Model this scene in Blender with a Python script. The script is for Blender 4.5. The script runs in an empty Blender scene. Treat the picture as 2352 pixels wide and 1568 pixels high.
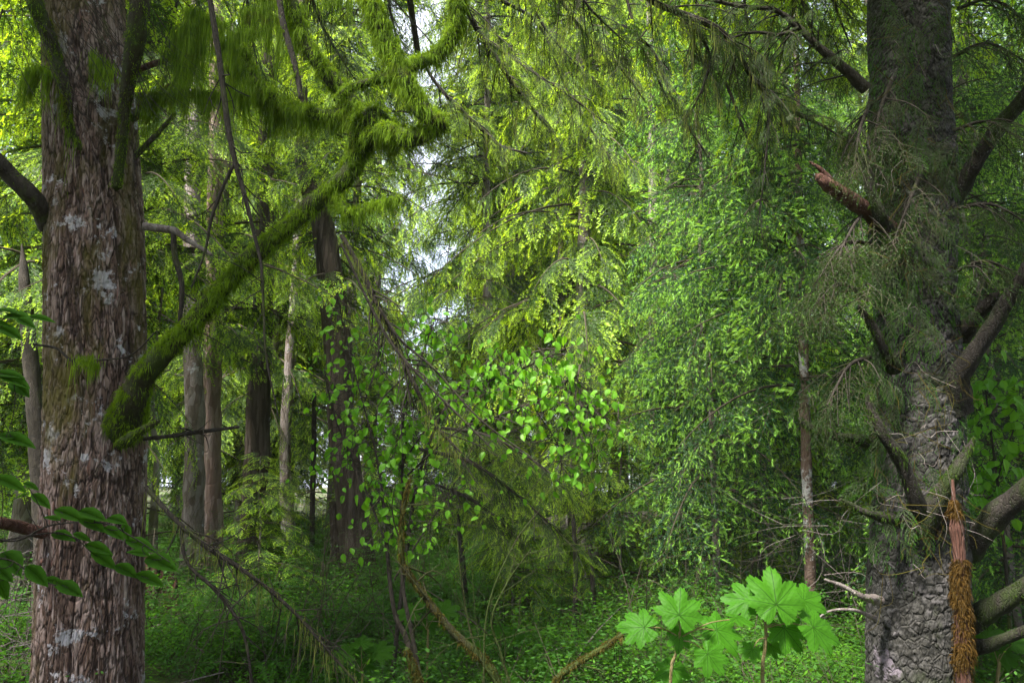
import bpy, math, random
import numpy as np
from mathutils import Vector, Matrix

random.seed(7)
RNG = np.random.default_rng(7)
R = math.radians
scene = bpy.context.scene
COL = scene.collection

# ------------------------------------------------------------------ camera, world, sun, exposure
PITCH = R(10.0)
CAMZ = 1.6
cam_d = bpy.data.cameras.new('camera')
cam_d.sensor_width = 36.0
cam_d.lens = 28.0
cam_d.clip_start = 0.05
cam_d.clip_end = 600.0
cam = bpy.data.objects.new('camera', cam_d)
COL.objects.link(cam)
cam.location = (0, 0, CAMZ)
cam.rotation_euler = (R(90) + PITCH, 0, 0)
scene.camera = cam

SUN_EL, SUN_AZ = R(58), R(-138)          # azimuth measured from +Y towards +X
world = bpy.data.worlds.new('World')
scene.world = world
world.use_nodes = True
wn = world.node_tree.nodes
wl = world.node_tree.links
bgn = wn['Background']
sky = wn.new('ShaderNodeTexSky')
sky.sky_type = 'NISHITA'
sky.sun_disc = False
sky.sun_elevation = SUN_EL
sky.sun_rotation = SUN_AZ
sky.air_density = 1.0
sky.dust_density = 3.0
cl = wn.new('ShaderNodeTexNoise'); cl.inputs['Scale'].default_value = 3.0; cl.inputs['Detail'].default_value = 5     # thin bright cloud
tcw = wn.new('ShaderNodeTexCoord'); wl.new(tcw.outputs['Generated'], cl.inputs['Vector'])
cr_ = wn.new('ShaderNodeMapRange'); cr_.inputs[1].default_value = .35; cr_.inputs[2].default_value = .6
cr_.inputs[3].default_value = .55; cr_.inputs[4].default_value = .95
wl.new(cl.outputs['Fac'], cr_.inputs[0])
cm = wn.new('ShaderNodeMix'); cm.data_type = 'RGBA'
wl.new(cr_.outputs[0], cm.inputs[0]); wl.new(sky.outputs[0], cm.inputs[6]); cm.inputs[7].default_value = (3.0, 3.15, 3.6, 1)
wl.new(cm.outputs[2], bgn.inputs[0])
bgn.inputs[1].default_value = 0.15

sun_d = bpy.data.lights.new('sun', 'SUN')
sun_d.energy = 5.0
sun_d.angle = R(10)
sun_d.color = (1.0, 0.95, 0.84)
sun = bpy.data.objects.new('sun', sun_d)
COL.objects.link(sun)
sdir = Vector((math.sin(SUN_AZ) * math.cos(SUN_EL), math.cos(SUN_AZ) * math.cos(SUN_EL), math.sin(SUN_EL)))
sun.rotation_euler = sdir.to_track_quat('Z', 'Y').to_euler()
sun.location = (0, 0, 40)

scene.view_settings.view_transform = 'Standard'
scene.view_settings.look = 'None'
scene.view_settings.gamma = 1.0
scene.view_settings.exposure = 2.2
scene.cycles.max_bounces = 8
scene.cycles.diffuse_bounces = 4
scene.cycles.glossy_bounces = 2
scene.cycles.transmission_bounces = 6
scene.cycles.transparent_max_bounces = 8
scene.cycles.sample_clamp_indirect = 6.0

# ------------------------------------------------------------------ projection helper (photo points at 2352 px width -> world)
TX = 18.0 / 28.0
cP, sP = math.cos(PITCH), math.sin(PITCH)


def P(x, y, Y):
    """the world point on the plane at distance Y ahead that the photo shows at (x, y)"""
    a = (x - 1176.0) / 1176.0 * TX
    b = -(y - 784.0) / 1176.0 * TX
    d = np.array([a, cP - b * sP, sP + b * cP])
    return np.array([0, 0, CAMZ]) + d * (Y / d[1])


def W(w, p):
    """a width of w photo pixels at point p, in metres"""
    depth = (p[1]) * cP + (p[2] - CAMZ) * sP
    return w / 1176.0 * TX * depth


def path3(pts):
    """[(x, y, Y, w)...] -> points, radii"""
    q = [P(a[0], a[1], a[2]) for a in pts]
    return np.array(q), np.array([W(a[3], p) * .5 for a, p in zip(pts, q)])


def ground_z(x, y):
    x = np.asarray(x, float); y = np.asarray(y, float)
    z = 0.12 * np.sin(x * .55 + 1.3) * np.cos(y * .47 + .4) + .07 * np.sin(x * 1.3 - y * .9) + .05 * np.sin(x * 2.3 + y * 1.9 + 2)
    far = np.clip((y - 9) / 14, 0, 1)
    z = z + far * far * (3 - 2 * far) * (.55 + .35 * np.sin(x * .3 + 1.1))
    m = np.exp(-(((x - 3.4) / 2.6) ** 2 + ((y - 14) / 1.8) ** 2))
    return z + .5 * m

# ------------------------------------------------------------------ numpy noise
def _hash(i, j, k, s=0):
    n = (i * 73856093) ^ (j * 19349663) ^ (k * 83492791) ^ (s * 2654435761)
    n = (n ^ (n >> 13)) * 1274126177
    n = n & 0x7fffffff
    return (n ^ (n >> 16)) % 65536 / 65535.0


def vnoise(p, s=0):
    i = np.floor(p).astype(np.int64)
    f = p - i
    f = f * f * (3 - 2 * f)
    r = 0
    for a in (0, 1):
        for b in (0, 1):
            for c in (0, 1):
                w = (f[:, 0] if a else 1 - f[:, 0]) * (f[:, 1] if b else 1 - f[:, 1]) * (f[:, 2] if c else 1 - f[:, 2])
                r = r + w * _hash(i[:, 0] + a, i[:, 1] + b, i[:, 2] + c, s)
    return r


def fbm(p, o=3, s=0):
    r, a, t = 0, .5, 0
    for k in range(o):
        r = r + a * vnoise(p * 2 ** k, s + k)
        t += a
        a *= .5
    return r / t


def voronoi(p, s=0):
    i = np.floor(p).astype(np.int64)
    f1 = np.full(len(p), 9.0); f2 = np.full(len(p), 9.0); cid = np.zeros(len(p)); dz = np.zeros(len(p))
    for a in (-1, 0, 1):
        for b in (-1, 0, 1):
            for c in (-1, 0, 1):
                ia, ib, ic = i[:, 0] + a, i[:, 1] + b, i[:, 2] + c
                q = np.stack([ia + _hash(ia, ib, ic, s + 1), ib + _hash(ia, ib, ic, s + 2), ic + _hash(ia, ib, ic, s + 3)], 1)
                d = np.sqrt(((q - p) ** 2).sum(1))
                h = _hash(ia, ib, ic, s + 4)
                new = d < f1
                f2 = np.where(new, f1, np.minimum(f2, d))
                cid = np.where(new, h, cid); dz = np.where(new, p[:, 2] - q[:, 2], dz)
                f1 = np.where(new, d, f1)
    return f1, f2, cid, dz

# ------------------------------------------------------------------ geometry collector
class Geo:
    def __init__(self):
        self.v = []; self.q = []; self.m = []; self.n = 0; self.att = {}

    def quads(self, q, mat=0):
        """q: (N,4,3); mat: int or (N,)"""
        q = np.asarray(q, np.float32)
        k = len(q)
        if not k: return
        self.v.append(q.reshape(-1, 3))
        self.q.append(np.arange(k * 4, dtype=np.int32).reshape(-1, 4) + self.n)
        self.m.append(np.full(k, mat, np.int32) if np.isscalar(mat) else np.asarray(mat, np.int32))
        self.n += 4 * k

    def mesh(self, v, f, mat=0):
        v = np.asarray(v, np.float32); f = np.asarray(f, np.int32)
        self.v.append(v); self.q.append(f + self.n)
        self.m.append(np.full(len(f), mat, np.int32) if np.isscalar(mat) else np.asarray(mat, np.int32))
        self.n += len(v)

    def data(self, name, mats, smooth=False, att=None):
        v = np.concatenate(self.v); q = np.concatenate(self.q); m = np.concatenate(self.m)
        me = bpy.data.meshes.new(name)
        me.vertices.add(len(v)); me.vertices.foreach_set('co', v.astype(np.float32).ravel())
        me.loops.add(q.size); me.loops.foreach_set('vertex_index', q.ravel())
        me.polygons.add(len(q)); me.polygons.foreach_set('loop_start', np.arange(0, q.size, 4, dtype=np.int32))
        for mt in mats: me.materials.append(mt)
        me.polygons.foreach_set('material_index', m)
        me.polygons.foreach_set('use_smooth', np.full(len(q), smooth))
        for k, a in (att or {}).items():
            at = me.attributes.new(k, 'FLOAT', 'POINT'); at.data.foreach_set('value', a.astype(np.float32))
        me.update(calc_edges=True)
        return me

    def build(self, name, mats, parent=None, smooth=False, att=None):
        if not isinstance(mats, (list, tuple)): mats = [mats]
        o = bpy.data.objects.new(name, self.data(name, mats, smooth, att))
        COL.objects.link(o)
        if parent is not None: o.parent = parent
        return o


def tag(o, label=None, cat=None, group=None, kind=None):
    if label: o['label'] = label
    if cat: o['category'] = cat
    if group: o['group'] = group
    if kind: o['kind'] = kind
    return o


def empty(name, loc, label=None, cat=None, group=None):
    o = bpy.data.objects.new(name, None)
    COL.objects.link(o)
    o.location = loc
    o.empty_display_size = .2
    return tag(o, label, cat, group)


def part(o, parent):
    """world-space mesh object o under a thing whose base is at parent's location"""
    o.parent = parent
    p = parent; off = Vector((0, 0, 0))
    while p is not None:
        off -= p.location
        p = p.parent
    o.location = off
    return o


def spline(pts, rad, n):
    """Catmull-Rom through pts"""
    pts = np.asarray(pts, float); rad = np.asarray(rad, float)
    a = np.concatenate([[2 * pts[0] - pts[1]], pts, [2 * pts[-1] - pts[-2]]])
    seg = len(pts) - 1
    t = np.linspace(0, seg, n); i = np.minimum(t.astype(int), seg - 1); f = (t - i)[:, None]
    p0, p1, p2, p3 = a[i], a[i + 1], a[i + 2], a[i + 3]
    q = .5 * (2 * p1 + (p2 - p0) * f + (2 * p0 - 5 * p1 + 4 * p2 - p3) * f ** 2 + (3 * p1 - p0 - 3 * p2 + p3) * f ** 3)
    r = rad[i] * (1 - f[:, 0]) + rad[i + 1] * f[:, 0]
    return q, r


def frames(q):
    t = np.gradient(q, axis=0)
    t /= np.linalg.norm(t, axis=1)[:, None] + 1e-9
    up = np.array([0, 0, 1.0]) if abs(t[0][2]) < .9 else np.array([0, 1.0, 0])
    u = np.zeros_like(q)
    cur = up - t[0] * up.dot(t[0]); cur /= np.linalg.norm(cur)
    for k in range(len(q)):
        cur = cur - t[k] * cur.dot(t[k]); cur /= np.linalg.norm(cur) + 1e-9
        u[k] = cur
    return t, u, np.cross(t, u)


def tube(g, pts, rad, n=24, sides=6, mat=0, rough=0., wob=0., seed=0):
    q, r = spline(pts, rad, n)
    if wob:
        rn = np.random.default_rng(seed + 5)
        k = rn.normal(0, wob, (n, 3)); k[0] = 0
        q = q + k
    t, u, w = frames(q)
    a = np.linspace(0, 2 * np.pi, sides, endpoint=False)
    d = u[:, None] * np.cos(a)[None, :, None] + w[:, None] * np.sin(a)[None, :, None]
    rr = np.repeat(r[:, None], sides, 1)
    if rough:
        base = (q[:, None] + d * rr[..., None]).reshape(-1, 3)
        nz = fbm(base / max(r.mean() * 2.2, .01), 3, seed).reshape(n, sides)
        rr = rr * (1 + rough * (nz - .5) * 2)
    v = (q[:, None] + d * rr[..., None]).reshape(-1, 3)
    i = np.arange(n - 1)[:, None] * sides; j = np.arange(sides)[None]; j2 = (j + 1) % sides
    f = np.stack([i + j, i + j2, i + sides + j2, i + sides + j], -1).reshape(-1, 4)
    v = np.concatenate([v, q[-1:] + t[-1:] * r[-1]])
    tip = len(v) - 1
    b = (n - 1) * sides
    cap = np.array([[b + s, b + (s + 1) % sides, tip, tip] for s in range(sides)])
    g.mesh(v, f, mat)
    e = np.array([[b + s, b + (s + 1) % sides, tip, tip] for s in range(sides)])
    # the cap as narrow quads
    mid = (v[b:b + sides] + v[tip]) / 2
    c = [[v[b + s], v[b + (s + 1) % sides], mid[(s + 1) % sides] * .04 + v[tip] * .96, mid[s] * .04 + v[tip] * .96] for s in range(sides)]
    g.quads(np.array(c), mat)
    return q, r


# ------------------------------------------------------------------ materials
def new_mat(name):
    m = bpy.data.materials.new(name); m.use_nodes = True
    n = m.node_tree.nodes; l = m.node_tree.links
    n.clear()
    return m, n, l


def N(n, t, **k):
    x = n.new(t)
    for a, b in k.items(): setattr(x, a, b)
    return x


def noise(n, l, scale, detail=3, vec=None, rough=.6):
    x = n.new('ShaderNodeTexNoise'); x.inputs['Scale'].default_value = scale
    x.inputs['Detail'].default_value = detail; x.inputs['Roughness'].default_value = rough
    if vec is not None: l.new(vec, x.inputs['Vector'])
    return x.outputs['Fac']


def ramp(n, l, src, stops):
    x = n.new('ShaderNodeValToRGB'); e = x.color_ramp.elements
    while len(e) < len(stops): e.new(.5)
    for k, (p, c) in enumerate(stops):
        e[k].position = p; e[k].color = (*c, 1) if len(c) == 3 else c
    l.new(src, x.inputs[0])
    return x.outputs[0]


def mixc(n, l, fac, a, b, mode='MIX'):
    x = n.new('ShaderNodeMix'); x.data_type = 'RGBA'; x.blend_type = mode
    for s, val in ((0, fac), (6, a), (7, b)):
        if hasattr(val, 'links') or hasattr(val, 'is_output'): l.new(val, x.inputs[s])
        elif s == 0: x.inputs[0].default_value = val
        else: x.inputs[s].default_value = (*val, 1)
    return x.outputs[2]


def maprange(n, l, src, a, b, c=0., d=1.):
    x = n.new('ShaderNodeMapRange'); l.new(src, x.inputs[0])
    x.inputs[1].default_value = a; x.inputs[2].default_value = b
    x.inputs[3].default_value = c; x.inputs[4].default_value = d
    return x.outputs[0]


def leaf_mat(name, c1, c2, trans=.45, rough=.5, spec=.3, tcol=None, clump=.7, vein=False, tboost=1.35, dead=None):
    m, n, l = new_mat(name)
    geo = n.new('ShaderNodeNewGeometry'); oi = n.new('ShaderNodeObjectInfo'); tc = n.new('ShaderNodeTexCoord')
    nz = noise(n, l, clump, 2, tc.outputs['Object'])
    nz = maprange(n, l, nz, .35, .65)
    a = n.new('ShaderNodeMath'); a.operation = 'MULTIPLY_ADD'
    l.new(geo.outputs['Random Per Island'], a.inputs[0]); a.inputs[1].default_value = .45
    b = n.new('ShaderNodeMath'); b.operation = 'MULTIPLY_ADD'
    l.new(nz, b.inputs[0]); b.inputs[1].default_value = .4
    c = n.new('ShaderNodeMath'); c.operation = 'MULTIPLY'
    l.new(oi.outputs['Random'], c.inputs[0]); c.inputs[1].default_value = .15
    l.new(c.outputs[0], b.inputs[2]); l.new(b.outputs[0], a.inputs[2])
    col = mixc(n, l, a.outputs[0], c1, c2)
    if dead:
        nd = noise(n, l, 7, 3, tc.outputs['Object'])
        col = mixc(n, l, maprange(n, l, nd, .60, .72, 0, .7), col, dead)
    if vein:
        at = n.new('ShaderNodeAttribute'); at.attribute_name = 'vein'
        col = mixc(n, l, at.outputs['Fac'], col, (c1[0] * .45, c1[1] * .42, c1[2] * .6))
    p = n.new('ShaderNodeBsdfPrincipled')
    l.new(col, p.inputs['Base Color']); p.inputs['Roughness'].default_value = rough
    p.inputs['Specular IOR Level'].default_value = spec
    t = n.new('ShaderNodeBsdfTranslucent')
    tc_ = mixc(n, l, 1.0, col, tcol or (tboost * 1.15, tboost, .5), 'MULTIPLY')
    l.new(tc_, t.inputs[0])
    mx = n.new('ShaderNodeMixShader'); mx.inputs[0].default_value = trans
    l.new(p.outputs[0], mx.inputs[1]); l.new(t.outputs[0], mx.inputs[2])
    o = n.new('ShaderNodeOutputMaterial'); l.new(mx.outputs[0], o.inputs[0])
    return m


def bark_mat(name, cols, lichen=None, lich_amt=.62, moss=None, moss_amt=.6, bump=.5, attr=False, scale=1.0, zs=.35, rough=.85):
    m, n, l = new_mat(name)
    tc = n.new('ShaderNodeTexCoord')
    mp = n.new('ShaderNodeMapping'); mp.inputs['Scale'].default_value = (scale, scale, scale * zs)
    l.new(tc.outputs['Object'], mp.inputs[0]); vec = mp.outputs[0]
    n1 = noise(n, l, 14, 4, vec)
    if attr:
        at = n.new('ShaderNodeAttribute'); at.attribute_name = 'plate'
        mm = n.new('ShaderNodeMath'); mm.operation = 'MULTIPLY_ADD'; l.new(at.outputs['Fac'], mm.inputs[0]); mm.inputs[1].default_value = .6
        m2 = n.new('ShaderNodeMath'); m2.operation = 'MULTIPLY'; l.new(n1, m2.inputs[0]); m2.inputs[1].default_value = .45
        l.new(m2.outputs[0], mm.inputs[2]); src = mm.outputs[0]
    else:
        vo = n.new('ShaderNodeTexVoronoi'); vo.inputs['Scale'].default_value = 16; l.new(vec, vo.inputs['Vector'])
        mm = n.new('ShaderNodeMath'); mm.operation = 'MULTIPLY_ADD'; l.new(vo.outputs['Color'], mm.inputs[0]); mm.inputs[1].default_value = .5
        m2 = n.new('ShaderNodeMath'); m2.operation = 'MULTIPLY'; l.new(n1, m2.inputs[0]); m2.inputs[1].default_value = .5
        l.new(m2.outputs[0], mm.inputs[2]); src = mm.outputs[0]
    k = len(cols)
    col = ramp(n, l, src, [(.15 + .7 * i / (k - 1), c) for i, c in enumerate(cols)])
    if attr:
        ac = n.new('ShaderNodeAttribute'); ac.attribute_name = 'crack'
        inv = maprange(n, l, ac.outputs['Fac'], .3, 1, .85, 0)
        col = mixc(n, l, inv, col, tuple(x * .32 for x in cols[0]))
    if lichen:
        nl = noise(n, l, 3.2, 5, tc.outputs['Object'], .75)
        f = maprange(n, l, nl, lich_amt, lich_amt + .04)
        col = mixc(n, l, f, col, lichen)
    if moss:
        nm = noise(n, l, 1.5, 5, mp.outputs[0], .7)
        f = maprange(n, l, nm, moss_amt, moss_amt + .12, 0, .9)
        col = mixc(n, l, f, col, moss)
    p = n.new('ShaderNodeBsdfPrincipled'); p.inputs['Roughness'].default_value = rough
    p.inputs['Specular IOR Level'].default_value = .25
    l.new(col, p.inputs['Base Color'])
    nb = noise(n, l, 45, 5, vec, .7)
    vb = n.new('ShaderNodeTexVoronoi'); vb.feature = 'DISTANCE_TO_EDGE'; vb.inputs['Scale'].default_value = 22; l.new(vec, vb.inputs['Vector'])
    vv = maprange(n, l, vb.outputs['Distance'], 0, .12)
    ad = n.new('ShaderNodeMath'); ad.operation = 'MULTIPLY_ADD'; l.new(nb, ad.inputs[0]); ad.inputs[1].default_value = 1.2; l.new(vv, ad.inputs[2])
    bp = n.new('ShaderNodeBump'); bp.inputs['Strength'].default_value = bump; bp.inputs['Distance'].default_value = .012
    l.new(ad.outputs[0], bp.inputs['Height']); l.new(bp.outputs[0], p.inputs['Normal'])
    o = n.new('ShaderNodeOutputMaterial'); l.new(p.outputs[0], o.inputs[0])
    return m


M = {}
M['bark_red'] = bark_mat('spruce_bark_red', [(.035, .02, .015), (.09, .055, .043), (.15, .10, .085), (.27, .21, .20), (.14, .065, .048)],
                         lichen=(.36, .35, .39), lich_amt=.575, moss=(.085, .075, .014), moss_amt=.50, attr=True, bump=.6)
M['bark_grey'] = bark_mat('spruce_bark_grey', [(.016, .016, .014), (.038, .036, .033), (.062, .059, .058), (.10, .092, .098)],
                          lichen=(.13, .11, .135), lich_amt=.60, moss=(.03, .045, .012), moss_amt=.54, attr=True, bump=.6, zs=.7)
M['bark_far'] = bark_mat('conifer_bark', [(.06, .045, .035), (.14, .11, .095), (.23, .195, .19), (.30, .27, .28)], lichen=(.36, .36, .40),
                         lich_amt=.62, moss=(.07, .08, .02), moss_amt=.58, bump=.8)
M['bark_cedar'] = bark_mat('cedar_bark', [(.02, .014, .011), (.045, .032, .026), (.08, .06, .05), (.125, .10, .09)], moss=(.06, .07, .015),
                           moss_amt=.62, bump=.9, scale=1.4, zs=.1)
M['bark_slim'] = bark_mat('slim_trunk_bark', [(.06, .035, .025), (.13, .085, .07), (.20, .15, .13)], lichen=(.36, .35, .36), lich_amt=.55,
                          bump=.5, zs=.9)
M['bark_dead'] = bark_mat('dead_twig_bark', [(.016, .013, .011), (.034, .028, .023), (.06, .05, .042)], lichen=(.13, .135, .13), lich_amt=.64,
                          moss=(.06, .08, .015), moss_amt=.56, bump=.5, scale=3)
M['bark_limb'] = bark_mat('dark_limb_bark', [(.012, .010, .009), (.024, .020, .017), (.042, .036, .032)], moss=(.022, .035, .007), moss_amt=.50, bump=.7, scale=3)  # bark colour darkened to stand in for shade on the sunlit right limbs
M['bark_pale'] = bark_mat('bleached_twig_bark', [(.07, .055, .05), (.15, .125, .12), (.24, .22, .21)], bump=.5, scale=3)
M['bark_mossy'] = bark_mat('mossy_limb_bark', [(.018, .015, .009), (.03, .028, .012), (.04, .045, .014)], moss=(.035, .055, .008), moss_amt=.42,
                           bump=.6, scale=3)
M['twig'] = bark_mat('twig_bark', [(.035, .028, .02), (.07, .055, .04)], bump=.1, scale=3)
M['wood_red'] = bark_mat('red_dead_wood', [(.035, .015, .011), (.085, .038, .028), (.14, .08, .065)], lichen=(.2, .19, .16), lich_amt=.66, bump=.8, scale=2, zs=.12)
M['stump'] = bark_mat('rotten_stump_wood', [(.02, .01, .007), (.06, .028, .018), (.12, .06, .035)], moss=(.05, .08, .012), moss_amt=.6, bump=1, scale=1.5, zs=.1)

M['needle'] = leaf_mat('hemlock_needles', (.024, .070, .014), (.065, .135, .022), trans=.45, rough=.5, spec=.25)
M['needle_tip'] = leaf_mat('hemlock_new_growth', (.22, .41, .028), (.38, .55, .045), trans=.5, rough=.5)
M['spruce'] = leaf_mat('spruce_needles', (.024, .08, .036), (.06, .145, .055), trans=.4, rough=.45, spec=.35)
M['spruce_tip'] = leaf_mat('spruce_new_growth', (.19, .42, .06), (.33, .56, .11), trans=.45, rough=.5)
M['dark_needle'] = leaf_mat('shaded_spruce_needles', (.018, .045, .014), (.045, .095, .02), trans=.35, rough=.45)  # shaded copy of the needles: the shade is put into a darker green
M['alder'] = leaf_mat('alder_leaf', (.05, .20, .010), (.17, .40, .025), trans=.5, rough=.45, spec=.25)
M['club'] = leaf_mat('devils_club_leaf', (.036, .15, .009), (.075, .245, .014), trans=.45, rough=.5, spec=.14, vein=True)
M['low_leaf'] = leaf_mat('salmonberry_leaf', (.026, .085, .010), (.055, .15, .014), trans=.45, rough=.7, spec=.05)
M['under'] = leaf_mat('huckleberry_leaf', (.042, .14, .012), (.11, .28, .022), trans=.45, rough=.6, spec=.12)
M['under_dark'] = leaf_mat('shrub_leaf', (.025, .085, .015), (.06, .16, .025), trans=.4, rough=.6, spec=.15)
M['fern'] = leaf_mat('fern_frond', (.035, .13, .015), (.08, .22, .02), trans=.4, rough=.45)
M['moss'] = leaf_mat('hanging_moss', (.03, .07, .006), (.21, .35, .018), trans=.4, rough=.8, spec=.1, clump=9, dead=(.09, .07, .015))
M['limb_moss'] = leaf_mat('dim_limb_moss', (.014, .032, .004), (.05, .095, .010), trans=.35, rough=.8, spec=.1, clump=9, dead=(.06, .045, .012))  # darker moss copy, shade put into its colour for the right limbs
M['moss_pale'] = leaf_mat('pale_beard_moss', (.12, .16, .04), (.24, .27, .08), trans=.4, rough=.8, spec=.1, clump=9)
M['moss_orange'] = leaf_mat('orange_moss', (.03, .02, .006), (.10, .055, .012), trans=.3, rough=.8, spec=.1, clump=9)
M['moss_brown'] = leaf_mat('brown_stem_moss', (.045, .027, .007), (.085, .085, .015), trans=.3, rough=.8, spec=.1, clump=9)


def ground_mat():
    m, n, l = new_mat('forest_floor')
    tc = n.new('ShaderNodeTexCoord')
    a = noise(n, l, 1.1, 5, tc.outputs['Object'], .7)
    b = noise(n, l, 30, 4, tc.outputs['Object'], .7)
    col = ramp(n, l, b, [(.3, (.011, .008, .006)), (.5, (.05, .035, .02)), (.7, (.11, .075, .04))])
    mo = ramp(n, l, b, [(.35, (.025, .045, .008)), (.65, (.09, .13, .02))])
    col = mixc(n, l, maprange(n, l, a, .42, .56), col, mo)
    p = n.new('ShaderNodeBsdfPrincipled'); p.inputs['Roughness'].default_value = .95; l.new(col, p.inputs['Base Color'])
    bp = n.new('ShaderNodeBump'); bp.inputs['Strength'].default_value = .9; bp.inputs['Distance'].default_value = .05
    l.new(b, bp.inputs['Height']); l.new(bp.outputs[0], p.inputs['Normal'])
    o = n.new('ShaderNodeOutputMaterial'); l.new(p.outputs[0], o.inputs[0])
    return m

# ------------------------------------------------------------------ ground
gx = np.concatenate([np.linspace(-90, -14, 30, endpoint=False), np.linspace(-14, 14, 200), np.linspace(14, 90, 31)[1:]])
gy = np.concatenate([np.linspace(-60, 0, 20, endpoint=False), np.linspace(0, 30, 200), np.linspace(30, 120, 31)[1:]])
XX, YY = np.meshgrid(gx, gy)
ZZ = ground_z(XX, YY) + .05 * (fbm(np.stack([XX.ravel() * 3, YY.ravel() * 3, 0 * XX.ravel()], 1), 3).reshape(XX.shape) - .5)
gg = Geo()
nxg, nyg = len(gx), len(gy)
ii = np.arange(nyg - 1)[:, None] * nxg; jj = np.arange(nxg - 1)[None]
gg.mesh(np.stack([XX, YY, ZZ], -1).reshape(-1, 3), np.stack([ii + jj, ii + jj + 1, ii + nxg + jj + 1, ii + nxg + jj], -1).reshape(-1, 4))
tag(gg.build('ground', ground_mat(), smooth=True), kind='structure')

# ------------------------------------------------------------------ foliage generators
def unit(v):
    return v / (np.linalg.norm(v, axis=-1, keepdims=True) + 1e-9)


def diamonds(base, d, side, ln, wd, bend=None):
    """quads: base point, half-way left, tip, half-way right"""
    ln = np.asarray(ln)[:, None]; wd = np.asarray(wd)[:, None]
    mid = base + d * ln * .5
    if bend is not None: mid = mid + bend
    return np.stack([base, mid + side * wd * .5, base + d * ln, mid - side * wd * .5], 1)


def flat_spray(L, step, nl, nw, rng, tipfrac=.34, droop=.25, width=.42, fuzz=.35):
    """a fan of twigs with needles, in the XY plane, tip towards +X; returns quads, material index (0 twig, 1 old, 2 new)"""
    Q, MI = [], []
    x = 0.08 * L; side = 1
    tw = []
    while x < L:
        t = x / L
        ln = width * L * (1 - t) ** .7 * rng.uniform(.75, 1.15) + .06 * L
        ang = rng.uniform(.65, 1.0) * side
        tw.append((x, ang, ln)); side = -side
        x += step * rng.uniform(.8, 1.2)
    tw.append((0, 0, L))
    for (x0, ang, ln) in tw:
        k = max(3, int(ln / (nl * .42)))
        s = (np.arange(k) + .5) / k * ln
        d = np.array([math.cos(ang), math.sin(ang), 0])
        cur = ang * -.25 * (s / ln)
        dx = np.stack([np.cos(ang + cur), np.sin(ang + cur), np.zeros(k)], 1)
        pos = np.array([x0, 0, 0]) + dx * s[:, None]
        pos[:, 2] = -droop * (pos[:, 0] ** 2) / L - .25 * s ** 2 / max(ln, .05)
        for sg in (-1, 1):
            a = ang + sg * rng.uniform(.6, 1.1, k)
            dd = np.stack([np.cos(a), np.sin(a), rng.normal(-.08, fuzz, k)], 1)
            dd = unit(dd)
            nn = unit(np.stack([rng.normal(0, .35, k), rng.normal(0, .35, k), np.ones(k)], 1))
            sd = unit(np.cross(nn, dd))
            taper = .65 + .35 * np.sin(np.pi * np.clip(s / ln, .12, .95))
            tp = s / ln > 1 - tipfrac * rng.uniform(.4, 1.5)
            Q.append(diamonds(pos, dd, sd, nl * taper * rng.uniform(.8, 1.2, k) * (1 + .15 * tp), nw * rng.uniform(.8, 1.2, k) * (1 + .3 * tp)))
            MI.append(np.where(tp, 2, 1))
        # terminal bud
        e = pos[-1:]; Q.append(diamonds(e, unit(dx[-1:] + [0, 0, -.3]), unit(np.cross([0, 0, 1.], dx[-1:])), [nl * 1.2], [nw * 1.4])); MI.append([2])
        w0 = .003 + .003 * ln
        a0 = pos[0]; a1 = pos[len(pos) // 2]; a2 = pos[-1]
        sd = np.array([-d[1], d[0], 0]) * w0
        for p, q in ((a0, a1), (a1, a2)):
            Q.append(np.array([[p - sd, q - sd * .7, q + sd * .7, p + sd]])); MI.append([0])
    return np.concatenate(Q), np.concatenate([np.asarray(m) for m in MI])


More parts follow.
